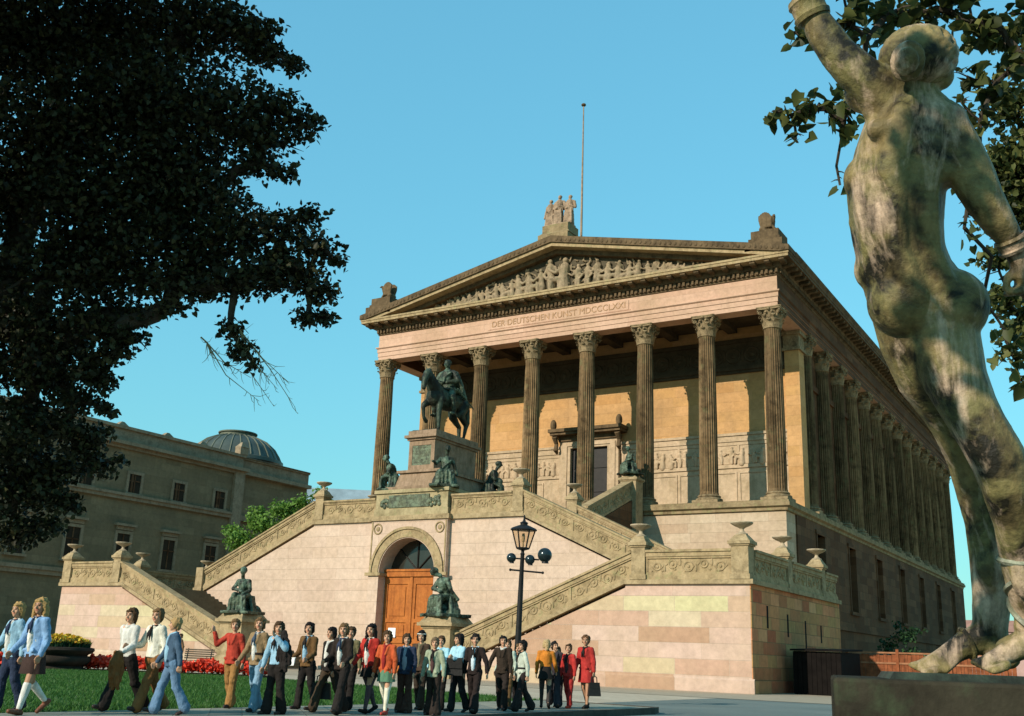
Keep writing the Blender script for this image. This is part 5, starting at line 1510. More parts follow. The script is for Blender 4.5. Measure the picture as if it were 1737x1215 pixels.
# ================================================================== TREES AND PLANTS
def leaf_cloud(name, blobs, mat, parent, size, dens, seed, droop=.5, shell=.0, keep=None):
    """leaf-sized folded faces spread through a set of balls of foliage"""
    g = np.random.default_rng(seed)
    P0 = []; 
    for bl_ in blobs:
        x, y, z, r = bl_[:4]; k = bl_[4] if len(bl_) > 4 else 1.0
        n = int(dens*k*r*r*PI*(1 if r < .6 else r/.6)/(size*size))
        d = g.normal(size=(n,3)); d /= np.linalg.norm(d, axis=1)[:,None]
        rad = r*np.cbrt(g.uniform(shell, 1, n))*(1+.10*np.sin(d[:,0]*7+d[:,2]*9+x*5))
        # foliage hangs in layered sprays: clump the points
        p = np.array([x,y,z])+d*rad[:,None]*np.array([1.16,1.16,.76])
        m = max(3, n//16)
        cl = p[g.integers(0, n, m)]
        idx = g.integers(0, m, n)
        p = p*.55+cl[idx]*.45+g.normal(size=(n,3))*size*.35
        P0.append(p)
    p = np.concatenate(P0); n = len(p)
    s = size*g.uniform(.65,1.2,n)
    nrm = g.normal(size=(n,3))*.75+np.array([0,0,.55]); nrm /= np.linalg.norm(nrm,axis=1)[:,None]
    t = g.normal(size=(n,3)); t[:,2] -= droop*1.5
    t -= nrm*(t*nrm).sum(1)[:,None]; t /= np.linalg.norm(t,axis=1)[:,None]
    bt = np.cross(nrm, t)
    # heart shaped leaf: stem, two lobes, waist, tip, folded along the midrib
    tpl = [(0,0,0),(-.12,.34,.09),(.3,.47,.12),(.68,.3,.08),(1.08,0,-.08),(.68,-.3,.08),(.3,-.47,.12),(-.12,-.34,.09)]
    vs = np.empty((n,8,3))
    for i,(a,b_,c) in enumerate(tpl):
        vs[:,i] = p + (t*a+bt*b_+nrm*c)*s[:,None]
    faces = np.array([[0,1,2,3,4],[0,4,5,6,7]])
    me = bpy.data.meshes.new(name)
    me.vertices.add(n*8); me.vertices.foreach_set('co', vs.reshape(-1))
    fi = (np.arange(n)[:,None,None]*8+faces[None]).reshape(-1)
    me.loops.add(len(fi)); me.loops.foreach_set('vertex_index', fi.astype(np.int32))
    me.polygons.add(n*2); me.polygons.foreach_set('loop_start', (np.arange(n*2)*5).astype(np.int32))
    me.update(calc_edges=True)
    return link(name, me, mat, parent)
def limbs(mb, root, blobs, r0, seed, every=1):
    g = random.Random(seed)
    nodes = [(V(root), None)]
    order = sorted(blobs[::every], key=lambda q: (V(q[:3])-V(root)).length)
    par_ = []; 
    for q in order:
        e = V(q[:3])
        j = min(range(len(nodes)), key=lambda i: (nodes[i][0]-e).length*(1.0 if i else .8))
        nodes.append((e, j))
    cnt = [1]*len(nodes)
    for i in range(len(nodes)-1, 0, -1): cnt[nodes[i][1]] += cnt[i]
    tot = cnt[0]
    for i in range(1, len(nodes)):
        e, j = nodes[i]; s = nodes[j][0]
        ra = r0*math.sqrt(cnt[i]/tot)+.004; rb = r0*math.sqrt(max(1,cnt[i]-1)/tot)*.8+.003
        L_1 = (e-s).length
        m1 = s.lerp(e,.35)+V((g.uniform(-1,1),g.uniform(-1,1),g.uniform(-.3,1)))*L_1*.1; m2 = s.lerp(e,.7)+V((g.uniform(-1,1),g.uniform(-1,1),g.uniform(-.3,.8)))*L_1*.09
        mb.tube([s,m1,m2,e], [ra,ra*.9,(ra+rb)/2,rb], 6)
        R_ = order[i-1][3]
        for k in range(4):
            q = m2.lerp(e, g.uniform(.1,1)); d = V((g.uniform(-1,1),g.uniform(-1,1),g.uniform(-.8,.4)))*R_*.8
            mb.tube([q, q+d*.5+V((0,0,.08*R_)), q+d], [rb*.5+.002,rb*.3+.0015,.0015], 5)
LT_BL = [(26.52,-58.91,6.62,0.677),(26.81,-58.24,6.98,0.681),(27.83,-58.15,6.76,0.536),(28.31,-58.07,6.68,0.287),(28.48,-57.90,6.45,0.232),(27.37,-58.20,6.06,0.705),(26.61,-58.56,5.76,0.733),(28.20,-57.99,5.86,0.503),(28.67,-57.82,5.85,0.271),(28.85,-57.65,5.68,0.195),(28.98,-57.59,5.71,0.097),(28.52,-57.82,5.58,0.314),(27.53,-57.89,5.42,0.62),(28.50,-57.76,5.35,0.217),(28.76,-57.68,5.24,0.129),(26.78,-58.25,5.12,0.62),(25.81,-58.31,5.36,0.415),(27.53,-57.92,4.77,0.525),(28.24,-57.71,4.72,0.422),(28.68,-57.57,4.75,0.279),(28.99,-57.53,4.82,0.148),(29.00,-57.42,4.55,0.223),(29.12,-57.32,4.45,0.106),(28.50,-57.54,4.33,0.311),(28.98,-57.31,4.16,0.191),(28.84,-57.32,3.93,0.148),(29.02,-57.22,3.96,0.117),(27.90,-57.75,4.24,0.26),(26.95,-57.95,4.54,0.451),(26.42,-58.26,4.51,0.423),(26.92,-57.81,4.08,0.271),(26.48,-57.99,3.81,0.293),(26.82,-57.87,3.69,0.179),(26.15,-58.08,3.48,0.254),(26.47,-57.82,3.27,0.237),(26.65,-57.69,3.23,0.102),(28.24,-57.65,3.83,0.148),(28.32,-57.54,3.64,0.159),(28.39,-57.45,3.51,0.085),(26.05,-57.99,3.04,0.31),(25.43,-57.59,2.51,0.355),(25.86,-57.41,2.75,0.266),(26.34,-57.36,2.76,0.198),(26.60,-57.33,2.79,0.081),(25.48,-57.42,2.12,0.237),(25.91,-57.38,2.40,0.153),(26.71,-57.97,3.45,0.144),(27.33,-57.88,4.32,0.221),(25.40,-59.57,6.57,1.072),(25.32,-59.10,5.01,1.015),(25.10,-58.74,3.54,0.846),(26.66,-59.22,7.81,0.959),(27.71,-58.56,7.75,0.79),(24.99,-57.91,2.66,0.533),(26.44,-61.17,5.95,1.083),(26.12,-60.80,4.26,1.038),(27.11,-60.56,7.18,1.103),(28.51,-59.75,7.69,0.97),(26.33,-62.03,4.69,1.027),(26.70,-62.38,6.41,1.027),(27.97,-61.76,7.59,0.975)]
RT_BL = [(33.67,-58.11,4.91,0.149),(33.85,-58.03,5.01,0.168),(33.56,-58.28,4.87,0.081),(33.93,-57.94,4.89,0.112),(33.52,-58.25,4.32,0.123),(33.68,-58.17,4.38,0.152),(33.79,-58.07,4.30,0.152),(33.88,-57.96,4.51,0.132),(33.53,-58.19,4.18,0.065),(33.43,-58.31,4.34,0.051),(33.73,-57.98,3.92,0.072),(34.50,-57.43,5.14,0.192),(34.66,-57.32,5.11,0.192),(34.59,-57.25,4.78,0.173),(34.43,-57.36,4.81,0.115),(34.48,-57.35,4.48,0.132),(34.39,-57.44,4.60,0.091),(34.20,-57.53,5.26,0.214),(34.02,-57.74,5.17,0.173),(34.77,-57.18,4.89,0.192),(34.37,-57.43,5.27,0.156),(34.33,-57.32,3.78,0.067),(34.44,-56.33,3.20,0.138),(34.49,-56.24,3.01,0.138),(34.42,-56.39,3.36,0.073),(34.93,-57.17,5.16,0.345),(34.38,-57.62,5.50,0.345),(33.82,-58.14,5.31,0.261),(35.20,-57.13,5.53,0.537)]
FR_BL = [(34.22,-49.91,8.40,0.474),(34.00,-49.79,7.63,0.395),(34.13,-49.51,7.03,0.553),(33.79,-49.51,6.42,0.316),(33.80,-49.33,5.89,0.355),(34.02,-49.07,5.52,0.395),(34.29,-49.67,7.80,0.632),(33.86,-49.67,7.02,0.237),(34.66,-49.35,7.51,1.184),(34.78,-48.65,5.63,1.184),(35.01,-49.77,9.41,1.027)]
DT_BL = [(28.31,-57.60,3.81),(28.44,-57.45,3.61),(28.49,-57.36,3.41),(28.54,-57.29,3.31),(28.64,-57.25,3.36),(28.50,-57.27,3.16),(28.66,-57.17,3.16),(28.39,-57.35,3.20),(28.35,-57.44,3.40),(27.97,-57.66,3.72),(28.17,-57.53,3.51)]
LT2_BL = [(26.78,-58.12,4.38,0.335),(26.22,-58.22,4.02,0.395),(26.74,-58.02,4.01,0.279),(26.26,-58.05,3.59,0.338),(27.03,-57.87,3.72,0.199),(27.18,-57.81,3.81,0.144),(25.79,-58.11,3.63,0.345),(26.76,-57.81,3.42,0.190),(26.34,-57.82,3.05,0.248),(25.61,-57.84,2.87,0.349),(26.40,-57.52,2.99,0.196),(25.82,-57.46,2.45,0.258),(28.81,-57.76,6.28,0.142),(28.63,-57.97,6.58,0.164),(28.66,-57.88,6.38,0.142),(27.97,-57.87,5.09,0.328),(27.35,-58.03,5.15,0.447),(27.86,-57.76,4.56,0.328),(28.65,-57.49,4.47,0.268),(28.88,-57.41,4.29,0.212),(28.26,-57.66,4.25,0.268),(27.65,-57.81,4.29,0.274),(26.68,-58.16,4.69,0.395),(26.19,-58.46,5.40,0.460)]

LT3_BL = [(25.84,-57.95,3.24,0.253),(26.32,-57.98,3.48,0.226),(26.68,-57.90,3.55,0.190),(26.19,-58.17,3.80,0.282),(25.85,-58.33,4.40,0.288),(25.85,-58.18,3.96,0.288),(27.00,-57.94,3.88,0.221),(26.24,-57.58,2.88,0.196),(25.77,-57.56,2.67,0.235),(26.70,-57.65,3.18,0.102),(25.33,-57.52,2.11,0.296),(25.69,-57.32,2.18,0.142),(26.00,-57.31,2.35,0.106),(27.25,-57.83,4.00,0.166),(27.57,-57.78,4.08,0.164)]

# big linden on the left: the trunk stands outside the picture
TL = tag(empty('linden_tree', (23.2,-61.2,0)), 'dark leafy linden tree filling the sky on the left', 'tree')
TLo = V((23.2,-61.2,0))
rel = lambda B, o: [(b_[0]-o.x, b_[1]-o.y, b_[2]-o.z, *b_[3:]) for b_ in B]
blobs = [(b_[0],b_[1],b_[2],b_[3]*(1.22 if b_[3] > .3 else 1.12)) for b_ in rel(LT_BL+LT2_BL+LT3_BL, TLo)]
extra = []
for b_ in blobs[-7:]: pass
big = [b_ for b_ in blobs if b_[3] >= 1.0]; small = [b_ for b_ in blobs if b_[3] < 1.0]
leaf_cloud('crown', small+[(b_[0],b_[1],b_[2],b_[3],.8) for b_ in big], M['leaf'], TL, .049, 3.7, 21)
mb = MB()
mb.tube([(0,0,-.1),(.05,.05,1.2),(.1,.2,2.6),(.25,.4,3.6),(.8,.8,5.2),(1.6,1.4,7.5)], [.5,.36,.31,.29,.22,.1], 12)
limbs(mb, (.8,.8,5.0), blobs, .2, 4)
mb.build('trunk', M['trunk'], TL, True)
mb = MB(); pts = [V(p)-TLo for p in DT_BL]
g_ = random.Random(9)
for k in range(10):
    a = pts[0] if k < 6 else pts[9]; e = pts[1+k % 10] if k < 9 else pts[10]
    m_ = a.lerp(e,.5)+V((g_.uniform(-.05,.05),)*3)
    mb.tube([a+V((-.06,-.02,.05)), a, m_, e], [.008,.007,.0045,.002], 5)
    for j in range(9):
        q = (a.lerp(m_, g_.random()) if j % 3 == 0 else m_.lerp(e, g_.random())); d = V((g_.uniform(-.05,.14),g_.uniform(-.08,.1),g_.uniform(-.16,.06)))
        mb.tube([q, q+d*.5+V((0,0,-.02)), q+d], [.003,.0025,.0012], 4)
mb.build('dead_twigs', M['twig'], TL, True)
# the linden on the right, with unseen sprays added to shade the archer
TR = tag(empty('linden_tree', (40.6,-58.2,0)), 'linden with large leaves overhanging the archer statue, plus unseen sprays added to shade it', 'tree')
TRo = V((40.6,-58.2,0)); blobs = rel(RT_BL+[(33.51,-63.73,5.30,0.09,4.0),(33.39,-64.05,5.29,0.09,4.0),(33.42,-63.84,5.06,0.10,4.0),(33.33,-64.03,5.04,0.09,4.0),(33.34,-64.00,4.88,0.09,4.0),(33.56,-63.36,4.44,0.11,4.0),(33.58,-63.30,4.25,0.10,4.0),(33.29,-64.28,5.24,0.09,4.0),(33.51,-63.50,4.22,0.06,4.0),(33.36,-63.22,4.09,0.06,4.0),(33.16,-63.92,4.33,0.08,4.0),(33.35,-63.32,3.92,0.08,4.0),(33.25,-63.62,3.94,0.09,4.0),(33.35,-63.22,3.59,0.09,4.0),(33.28,-63.35,3.53,0.08,4.0),(33.39,-63.27,4.27,0.05,4.0),(34.6,-64.5,6.5,.4),(35.8,-63.3,6.6,.5),(37.2,-61.5,6.4,.6)], TRo)  # small dense sprays high behind the view are added only for shade
leaf_cloud('crown', blobs, M['leafr'], TR, .082, 3.2, 33, .7)
mb = MB(); mb.tube([(0,0,-.1),(-.05,0,1.5),(-.1,-.05,3.4),(-.3,.0,5),(-.3,.0,7)], [.3,.22,.19,.15,.06], 10)
limbs(mb, (-.3,.0,5.2), blobs, .04, 6)
mb.build('trunk', M['trunk'], TR, True)
TF = tag(empty('background_tree', (42.6,-48.5,0)), 'smaller leaved tree further back at the right edge', 'tree')
TFo = V((42.6,-48.5,0)); blobs = rel(FR_BL, TFo)
leaf_cloud('crown', blobs, M['leafr'], TF, .085, 4.5, 35)
mb = MB(); mb.tube([(0,0,-.1),(-.05,0,1.5),(-.2,-.05,3.4),(-.5,-.1,6)], [.25,.2,.16,.06], 10); limbs(mb, (-.2,-.05,3.2), blobs, .06, 7)
mb.build('trunk', M['trunk'], TF, True)
# green tree behind the left stairs
TG = tag(empty('green_tree', (-24.0,-2.0,0)), 'bright green young tree behind the left stair parapet', 'tree')
gb = [(-1.3,-2.5,8.9,1.5),(.6,-2.2,10.2,1.4),(2.2,-2,11.2,1.3),(3.6,-1.5,11.9,1.0),(4.8,-1,12.6,.8),(-2.6,-2.4,9.8,.9),(-.4,-2,11.2,1.0),(1.0,-1.5,8.0,1.6),(3.2,-1,9.8,1.5),(-.5,-1,6.6,1.6),(5.4,-.6,11.8,.8)]
leaf_cloud('crown', gb, M['leafg'], TG, .22, 2.4, 41)
mb = MB(); mb.tube([(.5,0,-.1),(.5,-.3,3),(.7,-.8,6)], [.25,.2,.14], 10); limbs(mb, (.7,-.7,5.2), gb, .08, 8); mb.build('trunk', M['trunk'], TG, True)
SH = tag(empty('dark_bush', (20.2,12.0,0)), 'dark green shrub against the gallery flank behind the board fence', 'shrub')
sb = [(-.9,0,2.6,.9),(.1,0,3.3,.9),(.9,.1,3.7,.6),(-.3,.2,4.0,.5),(.4,0,2.0,1.0),(-.6,.1,1.3,1.0)]
leaf_cloud('foliage', sb, M['leafd'], SH, .2, 1.7, 43); mb = MB(); mb.tube([(0,0,-.1),(.05,0,1),(.1,0,2.2)], [.12,.1,.05], 8); mb.build('stem', M['trunk'], SH, True)

# ================================================================== GROUND
def sheet(name, poly, z, mat, kind='structure'):
    mb = MB(); mb.add([(x,y,z) for x, y in poly], [tuple(range(len(poly)))])
    me = mb.mesh(name); 
    if me.polygons[0].normal.z < 0: me.flip_normals()
    return tag(link(name, me, mat), None, None, None, kind)
M['sand'] = plain('sandy_ground', (.50,.37,.23), .95, .2, .35, 0, .5)
M['pale'] = ashlar('pale_paving', [(0,(.42,.33,.24)),(1,(.50,.40,.29))], 1.2, .8, .01, .3, (.3,.23,.15), joint=(.28,.22,.15))
def asphalt():
    m, nt, b = newmat('blue_grey_asphalt'); c = coords(nt)
    n1 = noise(nt, c, .25, 5, .6, .3, (1,1.6,1)); n2 = noise(nt, c, 60, 3, .7); n3 = noise(nt, c, 2.5, 6, .65)
    col = ramp(nt, n1, [(.3,(.13,.15,.135)),(.7,(.185,.205,.18))])
    col = mixc(nt, mmath(nt,'MULTIPLY', ramp(nt, n3, [(.5,(0,0,0)),(.7,(1,1,1))]), .35), col, (.22,.20,.15))
    col = mixc(nt, 1.0, col, ramp(nt, n2, [(.3,(.7,.7,.7)),(.7,(1.2,1.2,1.2))]), 'MULTIPLY')
    nt.links.new(col, b.inputs['Base Color']); b.inputs['Roughness'].default_value = .8; bump(nt, b, n2, .5, .01); return m
M['asph'] = asphalt()
M['slab'] = ashlar('pavement_slabs', [(0,(.20,.20,.165)),(.5,(.27,.26,.20)),(1,(.31,.28,.21))], .5, .5, .012, .4, (.14,.13,.1), joint=(.1,.09,.075))
sheet('ground', [(-900,-900),(900,-900),(900,900),(-900,900)], -.03, M['sand'])
sheet('forecourt_paving', [(-48,-29.3),(26.5,-29.3),(26.5,-8),(-48,-8)], -.004, M['pale'])
sheet('garden_path', [(-48,-60),(22.3,-60),(22.3,-29.304),(-48,-29.304)], -.012, M['pale'])
sheet('road', [(22.3,-29.3),(90,-29.3),(90,-130),(22.3,-130)], -.014, M['asph'])
mb = MB()
mb.ez([(22.35,-41.2),(25.35,-41.5),(25.45,-42.0),(24.95,-50),(24.6,-58),(24.3,-100),(21.2,-100),(21.6,-56)], -.03, .10)
o = mb.build('pavement', M['slab']); tag(o, None, None, None, 'structure')
mb = MB()
kp = [(22.35,-41.05),(25.4,-41.35),(25.58,-42.0),(25.08,-50),(24.73,-58),(24.43,-100)]; kq = [(22.35,-41.2),(25.35,-41.5),(25.45,-42.0),(24.95,-50),(24.6,-58),(24.3,-100)]
for i in range(5): mb.ez([kp[i],kp[i+1],kq[i+1],kq[i]], -.03, .115)
o = mb.build('kerb', stone('dark_kerb', (.10,.085,.065), (.07,.06,.05), (.03,.025,.02), 3, .5, 0)); tag(o, None, None, None, 'structure')
LAWN = [(22.25,-40.9),(21.9,-48),(21.5,-56),(21.1,-70),(4,-70),(2.5,-52),(1.2,-42.2),(3.5,-40.2),(8.2,-37.2),(13,-38.0),(18,-39.6)]
mb = MB(); mb.ez(LAWN, -.03, .09)
o = mb.build('lawn', plain('turf', (.03,.075,.016), .95, .35, 3, 0, .5)); tag(o, None, None, None, 'structure')
def inside(px, py, poly):
    c = np.zeros(len(px), bool); n = len(poly); j = n-1
    for i in range(n):
        xi, yi = poly[i]; xj, yj = poly[j]
        m = ((yi > py) != (yj > py)) & (px < (xj-xi)*(py-yi)/((yj-yi) or 1e-9)+xi)
        c ^= m; j = i
    return c
def blades(name, px, py, z, h, w, mat, seed, lean=.5, label=None, cat=None):
    g = np.random.default_rng(seed); n = len(px)
    a = g.uniform(0, 2*PI, n); hh = h*g.uniform(.5,1.2,n); ww = w*g.uniform(.6,1.2,n)
    dx, dy = np.cos(a), np.sin(a); lx, ly = g.normal(size=n)*lean*hh, g.normal(size=n)*lean*hh
    vs = np.empty((n,3,3))
    vs[:,0] = np.stack([px-dx*ww, py-dy*ww, np.full(n,z)],1); vs[:,1] = np.stack([px+dx*ww, py+dy*ww, np.full(n,z)],1); vs[:,2] = np.stack([px+lx, py+ly, z+hh],1)
    me = bpy.data.meshes.new(name); me.vertices.add(n*3); me.vertices.foreach_set('co', vs.reshape(-1))
    me.loops.add(n*3); me.loops.foreach_set('vertex_index', np.arange(n*3, dtype=np.int32)); me.polygons.add(n); me.polygons.foreach_set('loop_start', (np.arange(n)*3).astype(np.int32))
    me.update(calc_edges=True)
    o = link(name, me, mat); tag(o, label, cat, None, 'stuff'); return o
g = np.random.default_rng(5)
px = g.uniform(2,22.3,220000); py = g.uniform(-62,-37,220000); k = inside(px,py,LAWN); px, py = px[k], py[k]
blades('grass', px, py, .085, .07, .012, M['grass'], 6)
# red flower strip along the far edge of the lawn, yellow ones in the bowl
A_, B_ = V((-1.5,-41.7,0)), V((8.3,-36.0,0)); dv = (B_-A_); L0 = dv.length; dv /= L0; nv = V((-dv.y,dv.x,0))
mb = MB()
pl = [A_+nv*-.1, B_+nv*-.1, B_+nv*1.7, A_+nv*1.7]; mb.ez([(p.x,p.y) for p in pl], -.03, .10)
o = mb.build('flower_bed', M['soil']); tag(o, None, None, None, 'structure')
def petals(name, pts, mat, size, seed, parent=None):
    g = np.random.default_rng(seed); n = len(pts)
    d = g.normal(size=(n,3)); d[:,2] = np.abs(d[:,2])+.3; d /= np.linalg.norm(d,axis=1)[:,None]
    t = np.cross(d, g.normal(size=(n,3))); t /= np.linalg.norm(t,axis=1)[:,None]; b_ = np.cross(d,t); s = size*g.uniform(.6,1.3,n)[:,None]
    vs = np.empty((n,5,3))
    for i in range(5):
        a = 2*PI*i/5; vs[:,i] = pts+(t*math.cos(a)+b_*math.sin(a))*s+d*s*.3*(i%2)
    me = bpy.data.meshes.new(name); me.vertices.add(n*5); me.vertices.foreach_set('co', vs.reshape(-1)); me.loops.add(n*5); me.loops.foreach_set('vertex_index', np.arange(n*5,dtype=np.int32))
    me.polygons.add(n); me.polygons.foreach_set('loop_start',(np.arange(n)*5).astype(np.int32)); me.update(calc_edges=True)
    return link(name, me, mat, parent)
g = np.random.default_rng(8); n = 16000
s = g.uniform(0,L0,n); q = g.uniform(0,1.6,n); hh = .10+(.36+.10*np.sin(s*5)+.06*np.sin(s*13+q*9))*g.beta(3,1.3,n)
pts = np.stack([A_.x+dv.x*s+nv.x*q, A_.y+dv.y*s+nv.y*q, hh],1)
o = petals('red_flowers', pts[hh>.14], M['red'], .055, 2); tag(o, 'dense strip of red bedding flowers along the lawn', 'flowers', None, 'stuff')
low = pts[hh<=.17]; blades('flower_leaves', low[:,0], low[:,1], .09, .24, .03, M['leafd'], 3, .4, 'dark leaves under the red flower strip', 'leaves')
FB = tag(empty('flower_bowl', (2.35,-39.75,0)), 'low dark stone bowl of yellow flowers on the lawn edge', 'planter')
mb = MB(); mb.lathe([(.75,0),(.95,.02),(.98,.1),(.85,.16),(.82,.22),(.98,.30),(1.06,.40),(1.04,.5),(.92,.56),(.95,.60),(1.08,.66),(1.14,.74),(1.12,.82),(1.0,.84),(.95,.78)], n=40); mb.build('bowl', M['bowl'], FB, True, 50)
g = np.random.default_rng(12); n = 2600; a = g.uniform(0,2*PI,n); r = .98*np.sqrt(g.uniform(0,1,n)); hz_ = .80+(.42*np.sqrt(np.clip(1-(r/1.05)**2,0,1))+.05)*g.beta(3,1.2,n)
pts = np.stack([r*np.cos(a), r*np.sin(a), hz_],1); petals('yellow_flowers', pts[hz_>.98], M['yellow'], .045, 4, FB)
o = blades('flower_leaves', pts[:,0], pts[:,1], .78, .32, .03, M['leafd'], 13, .3); o.parent = FB; del o['kind']

# ================================================================== STREET FURNITURE
LP = tag(empty('street_lamp', (21.72,-41.4,.10)), 'old iron street lamp with a hexagonal lantern and round globes on its post', 'lamp post')
LP.rotation_euler = (.02,.034,0)
b = MB(); b.lathe([(.16,0),(.16,.12),(.12,.18),(.11,.5),(.13,.55),(.085,.62),(.075,1.3),(.065,2.4),(.048,3.39),(.06,3.42),(.04,3.45),(.04,3.52)], n=14); b.build('post', M['black'], LP, True)
b = MB(); r31 = math.radians(31.5); cx_, sy_ = math.cos(r31), math.sin(r31)
b.tube([(-.28*cx_,-.28*sy_,3.02),(.52*cx_,.52*sy_,2.99)], .022, 8); b.ball((-.28*cx_,-.28*sy_,3.02),.035,8,6); b.ball((.52*cx_,.52*sy_,2.99),.035,8,6); b.build('ladder_bar', M['black'], LP, True)
glob = plain('dark_globe', (.02,.03,.032), .18, .2, 3, .3, 0)
for px_, pz_, rr2 in ((-.27,3.31,.118),(.19,3.29,.122),(.55,3.42,.178)):
    b = MB(); b.ball((px_*cx_,px_*sy_,pz_), rr2, 22, 16); gl = b.build('globe', glob, LP, True, 60)
    b = MB(); b.tube([(0,0,3.3),(px_*cx_*.75,px_*sy_*.75,3.3)], .022, 6); 
    b.lathe([(rr2*.5,-rr2*1.12),(rr2*.42,-rr2*.8)], (px_*cx_+.02,px_*sy_,pz_), 10); b.build('bracket', M['black'], gl, True)
lan = MB(); n6 = 6; zt, zb_, rt, rb_ = 4.0, 3.56, .285, .155
for k in range(6):
    a = PI/6+PI*k/3; a2 = a+PI/3
    t0 = (rt*math.cos(a), rt*math.sin(a), zt); b0_ = (rb_*math.cos(a), rb_*math.sin(a), zb_); t1 = (rt*math.cos(a2), rt*math.sin(a2), zt); b1_ = (rb_*math.cos(a2), rb_*math.sin(a2), zb_)
    lan.tube([b0_,t0], .017, 6); lan.tube([t0,t1], .017, 6); lan.tube([b0_,b1_], .02, 6)
lan.lathe([(.05,3.50),(.15,3.53),(.17,3.56),(.08,3.57)], n=12)
lan.lathe([(.325,3.99),(.335,4.01),(.30,4.05),(.15,4.11),(.09,4.13),(.09,4.16),(.11,4.18),(.04,4.22),(.02,4.30),(.03,4.33),(.01,4.38)], n=12)
ln = lan.build('lantern', M['black'], LP, True, 35)
gm, nt, bb = newmat('lantern_glass'); tr = nt.nodes.new('ShaderNodeBsdfTransparent'); gs = nt.nodes.new('ShaderNodeBsdfGlossy'); gs.inputs['Roughness'].default_value = .05; mx = nt.nodes.new('ShaderNodeMixShader'); mx.inputs[0].default_value = .1
tr.inputs[0].default_value = (.95,.86,.74,1); nt.links.new(tr.outputs[0], mx.inputs[1]); nt.links.new(gs.outputs[0], mx.inputs[2]); nt.links.new(mx.outputs[0], nt.nodes['Material Output'].inputs[0])
b = MB(); b.lathe([(rb_*.97,zb_),(rt*.97,zt)], n=6, cap=False)
k_ = b.v; c30 = math.cos(PI/6); s30 = math.sin(PI/6); b.v = [(x*c30-y*s30, x*s30+y*c30, z) for x, y, z in k_]
b.build('lantern_pane', gm, ln)
b = MB(); b.tube([(0,0,3.56),(0,0,3.72)], .022, 8); b.lathe([(.035,3.72),(.042,3.82),(.03,3.92)], n=10); b.build('burner', M['urn'], ln, True)

BN = tag(empty('park_bench', (.35,-31.6,0), math.radians(31)), 'slatted park bench behind the red flowers', 'bench')
for k in range(5):
    pass
b = MB()
for k in range(5): b.box(-.62,.62,-.22+.09*k,-.15+.09*k,.42,.45)
b.build('seat', M['bench'], BN)
b = MB()
for k in range(5): b.box(-.62,.62,.24+.02*k,.265+.02*k,.50+.085*k,.56+.085*k)
b.build('backrest', M['bench'], BN)
for sx in (-.5,.5):
    b = MB(); b.tube([(sx,-.2,0),(sx,-.16,.42),(sx,.2,.42),(sx,.36,.92)], .025, 6); b.tube([(sx,.18,.42),(sx,.26,0)], .025, 6); b.build('leg', M['black'], BN, True)

HT = tag(empty('dark_hut', (22.75,-18.2,0)), 'low black tarred hut beside the terrace side wall', 'hut')
b = MB(); b.box(-.84,1.1,-.85,2.4,0,1.72)
for k in range(10): b.box(-.86+.2*k,-.70+.2*k,-.875,-.851,.02,1.70)
b.build('wall', M['hut'], HT)
b = MB(); b.ex([(-1.0,1.73),(2.55,1.82),(2.55,1.90),(-1.0,1.80)], -.95, 1.2); b.build('roof', M['hut'], HT)
FN = tag(empty('board_fence', (25.0,-13.5,0)), 'orange brown board fence beyond the hut under the gallery flank', 'fence')
b = MB(); g_ = random.Random(2)
x = -2.3
while x < 4.6:
    w = g_.uniform(.13,.2); b.box(x, x+w-.012, -.02+g_.uniform(-.008,.008), .02, .05, 1.76+g_.uniform(-.04,.03)); x += w
b.build('boards', M['fence'], FN)
b = MB(); b.box(-2.35,4.65,-.07,.09,1.80,1.87); b.box(-2.3,4.6,-.06,-.03,1.35,1.43); b.box(-2.3,4.6,.03,.07,.4,.5); b.build('rail', plain('fence_rail', (.27,.12,.06), .8, .3, 4), FN)
for k in range(4):
    b = MB(); b.box(-2.3+2.2*k,-2.18+2.2*k,-.09,.10,0,1.99 if k == 1 else 1.86); b.build('fence_post', M['fence'], FN)

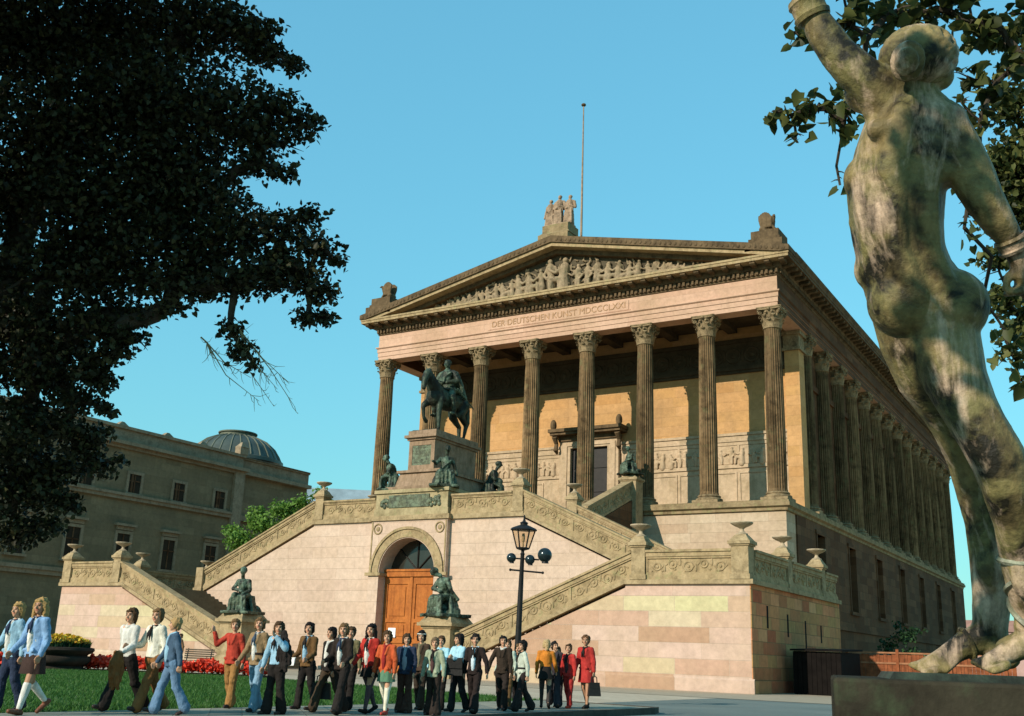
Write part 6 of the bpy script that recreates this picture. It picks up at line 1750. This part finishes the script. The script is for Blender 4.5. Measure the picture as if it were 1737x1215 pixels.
# ================================================================== LIGHT, SKY, CAMERA
sd = Vector((-.30,-1.0,.527)).normalized()
L = bpy.data.lights.new('sun','SUN'); L.energy = 4.2; L.angle = math.radians(.5); L.color = (1.0,.93,.80)
so = bpy.data.objects.new('sun', L); COL.objects.link(so); so.rotation_euler = sd.to_track_quat('Z','Y').to_euler(); so.location = (0,-80,60)
W = bpy.data.worlds.new('World'); SC.world = W; W.use_nodes = True
nt = W.node_tree; bg = nt.nodes['Background']; sk = nt.nodes.new('ShaderNodeTexSky'); sk.sky_type = 'NISHITA'; sk.sun_disc = False
sk.sun_elevation = math.asin(sd.z); sk.sun_rotation = math.atan2(sd.x, sd.y)
sk.air_density = 2.0; sk.dust_density = 0.0; sk.ozone_density = 6.0; sk.altitude = 50
gmn = nt.nodes.new('ShaderNodeGamma'); gmn.inputs[1].default_value = .5; nt.links.new(sk.outputs[0], gmn.inputs[0])
nt.links.new(mixc(nt, 1.0, gmn.outputs[0], (.74,1.75,2.02), 'MULTIPLY'), bg.inputs[0]); bg.inputs[1].default_value = .15
cam = bpy.data.cameras.new('camera'); co = bpy.data.objects.new('camera', cam); COL.objects.link(co)
cam.sensor_fit = 'HORIZONTAL'; cam.sensor_width = 36; cam.lens = 1772.992/1737*36; cam.clip_start = .1; cam.clip_end = 3000
r_v = Vector((.85774476,.51282717,.03580799)); u_v = Vector((.11131927,-.25328947,.96096434)); f_v = Vector((-.50187841,.82027601,.27434526))
co.matrix_world = Matrix(((r_v.x,u_v.x,-f_v.x,35.10144),(r_v.y,u_v.y,-f_v.y,-63.99228),(r_v.z,u_v.z,-f_v.z,1.0758),(0,0,0,1)))
SC.camera = co
for m_ in bpy.data.materials:                  # dusty, rough surfaces hardly mirror the sky
    if m_.use_nodes and 'Principled BSDF' in m_.node_tree.nodes:
        pb_ = m_.node_tree.nodes['Principled BSDF']; ro = pb_.inputs['Roughness'].default_value
        if ro >= .6: pb_.inputs['Specular IOR Level'].default_value = .06
        elif ro >= .4: pb_.inputs['Specular IOR Level'].default_value = .2
SC.view_settings.view_transform = 'Standard'; SC.view_settings.look = 'None'; SC.view_settings.exposure = .40; SC.view_settings.gamma = 1
SC.cycles.max_bounces = 6
bake_all()
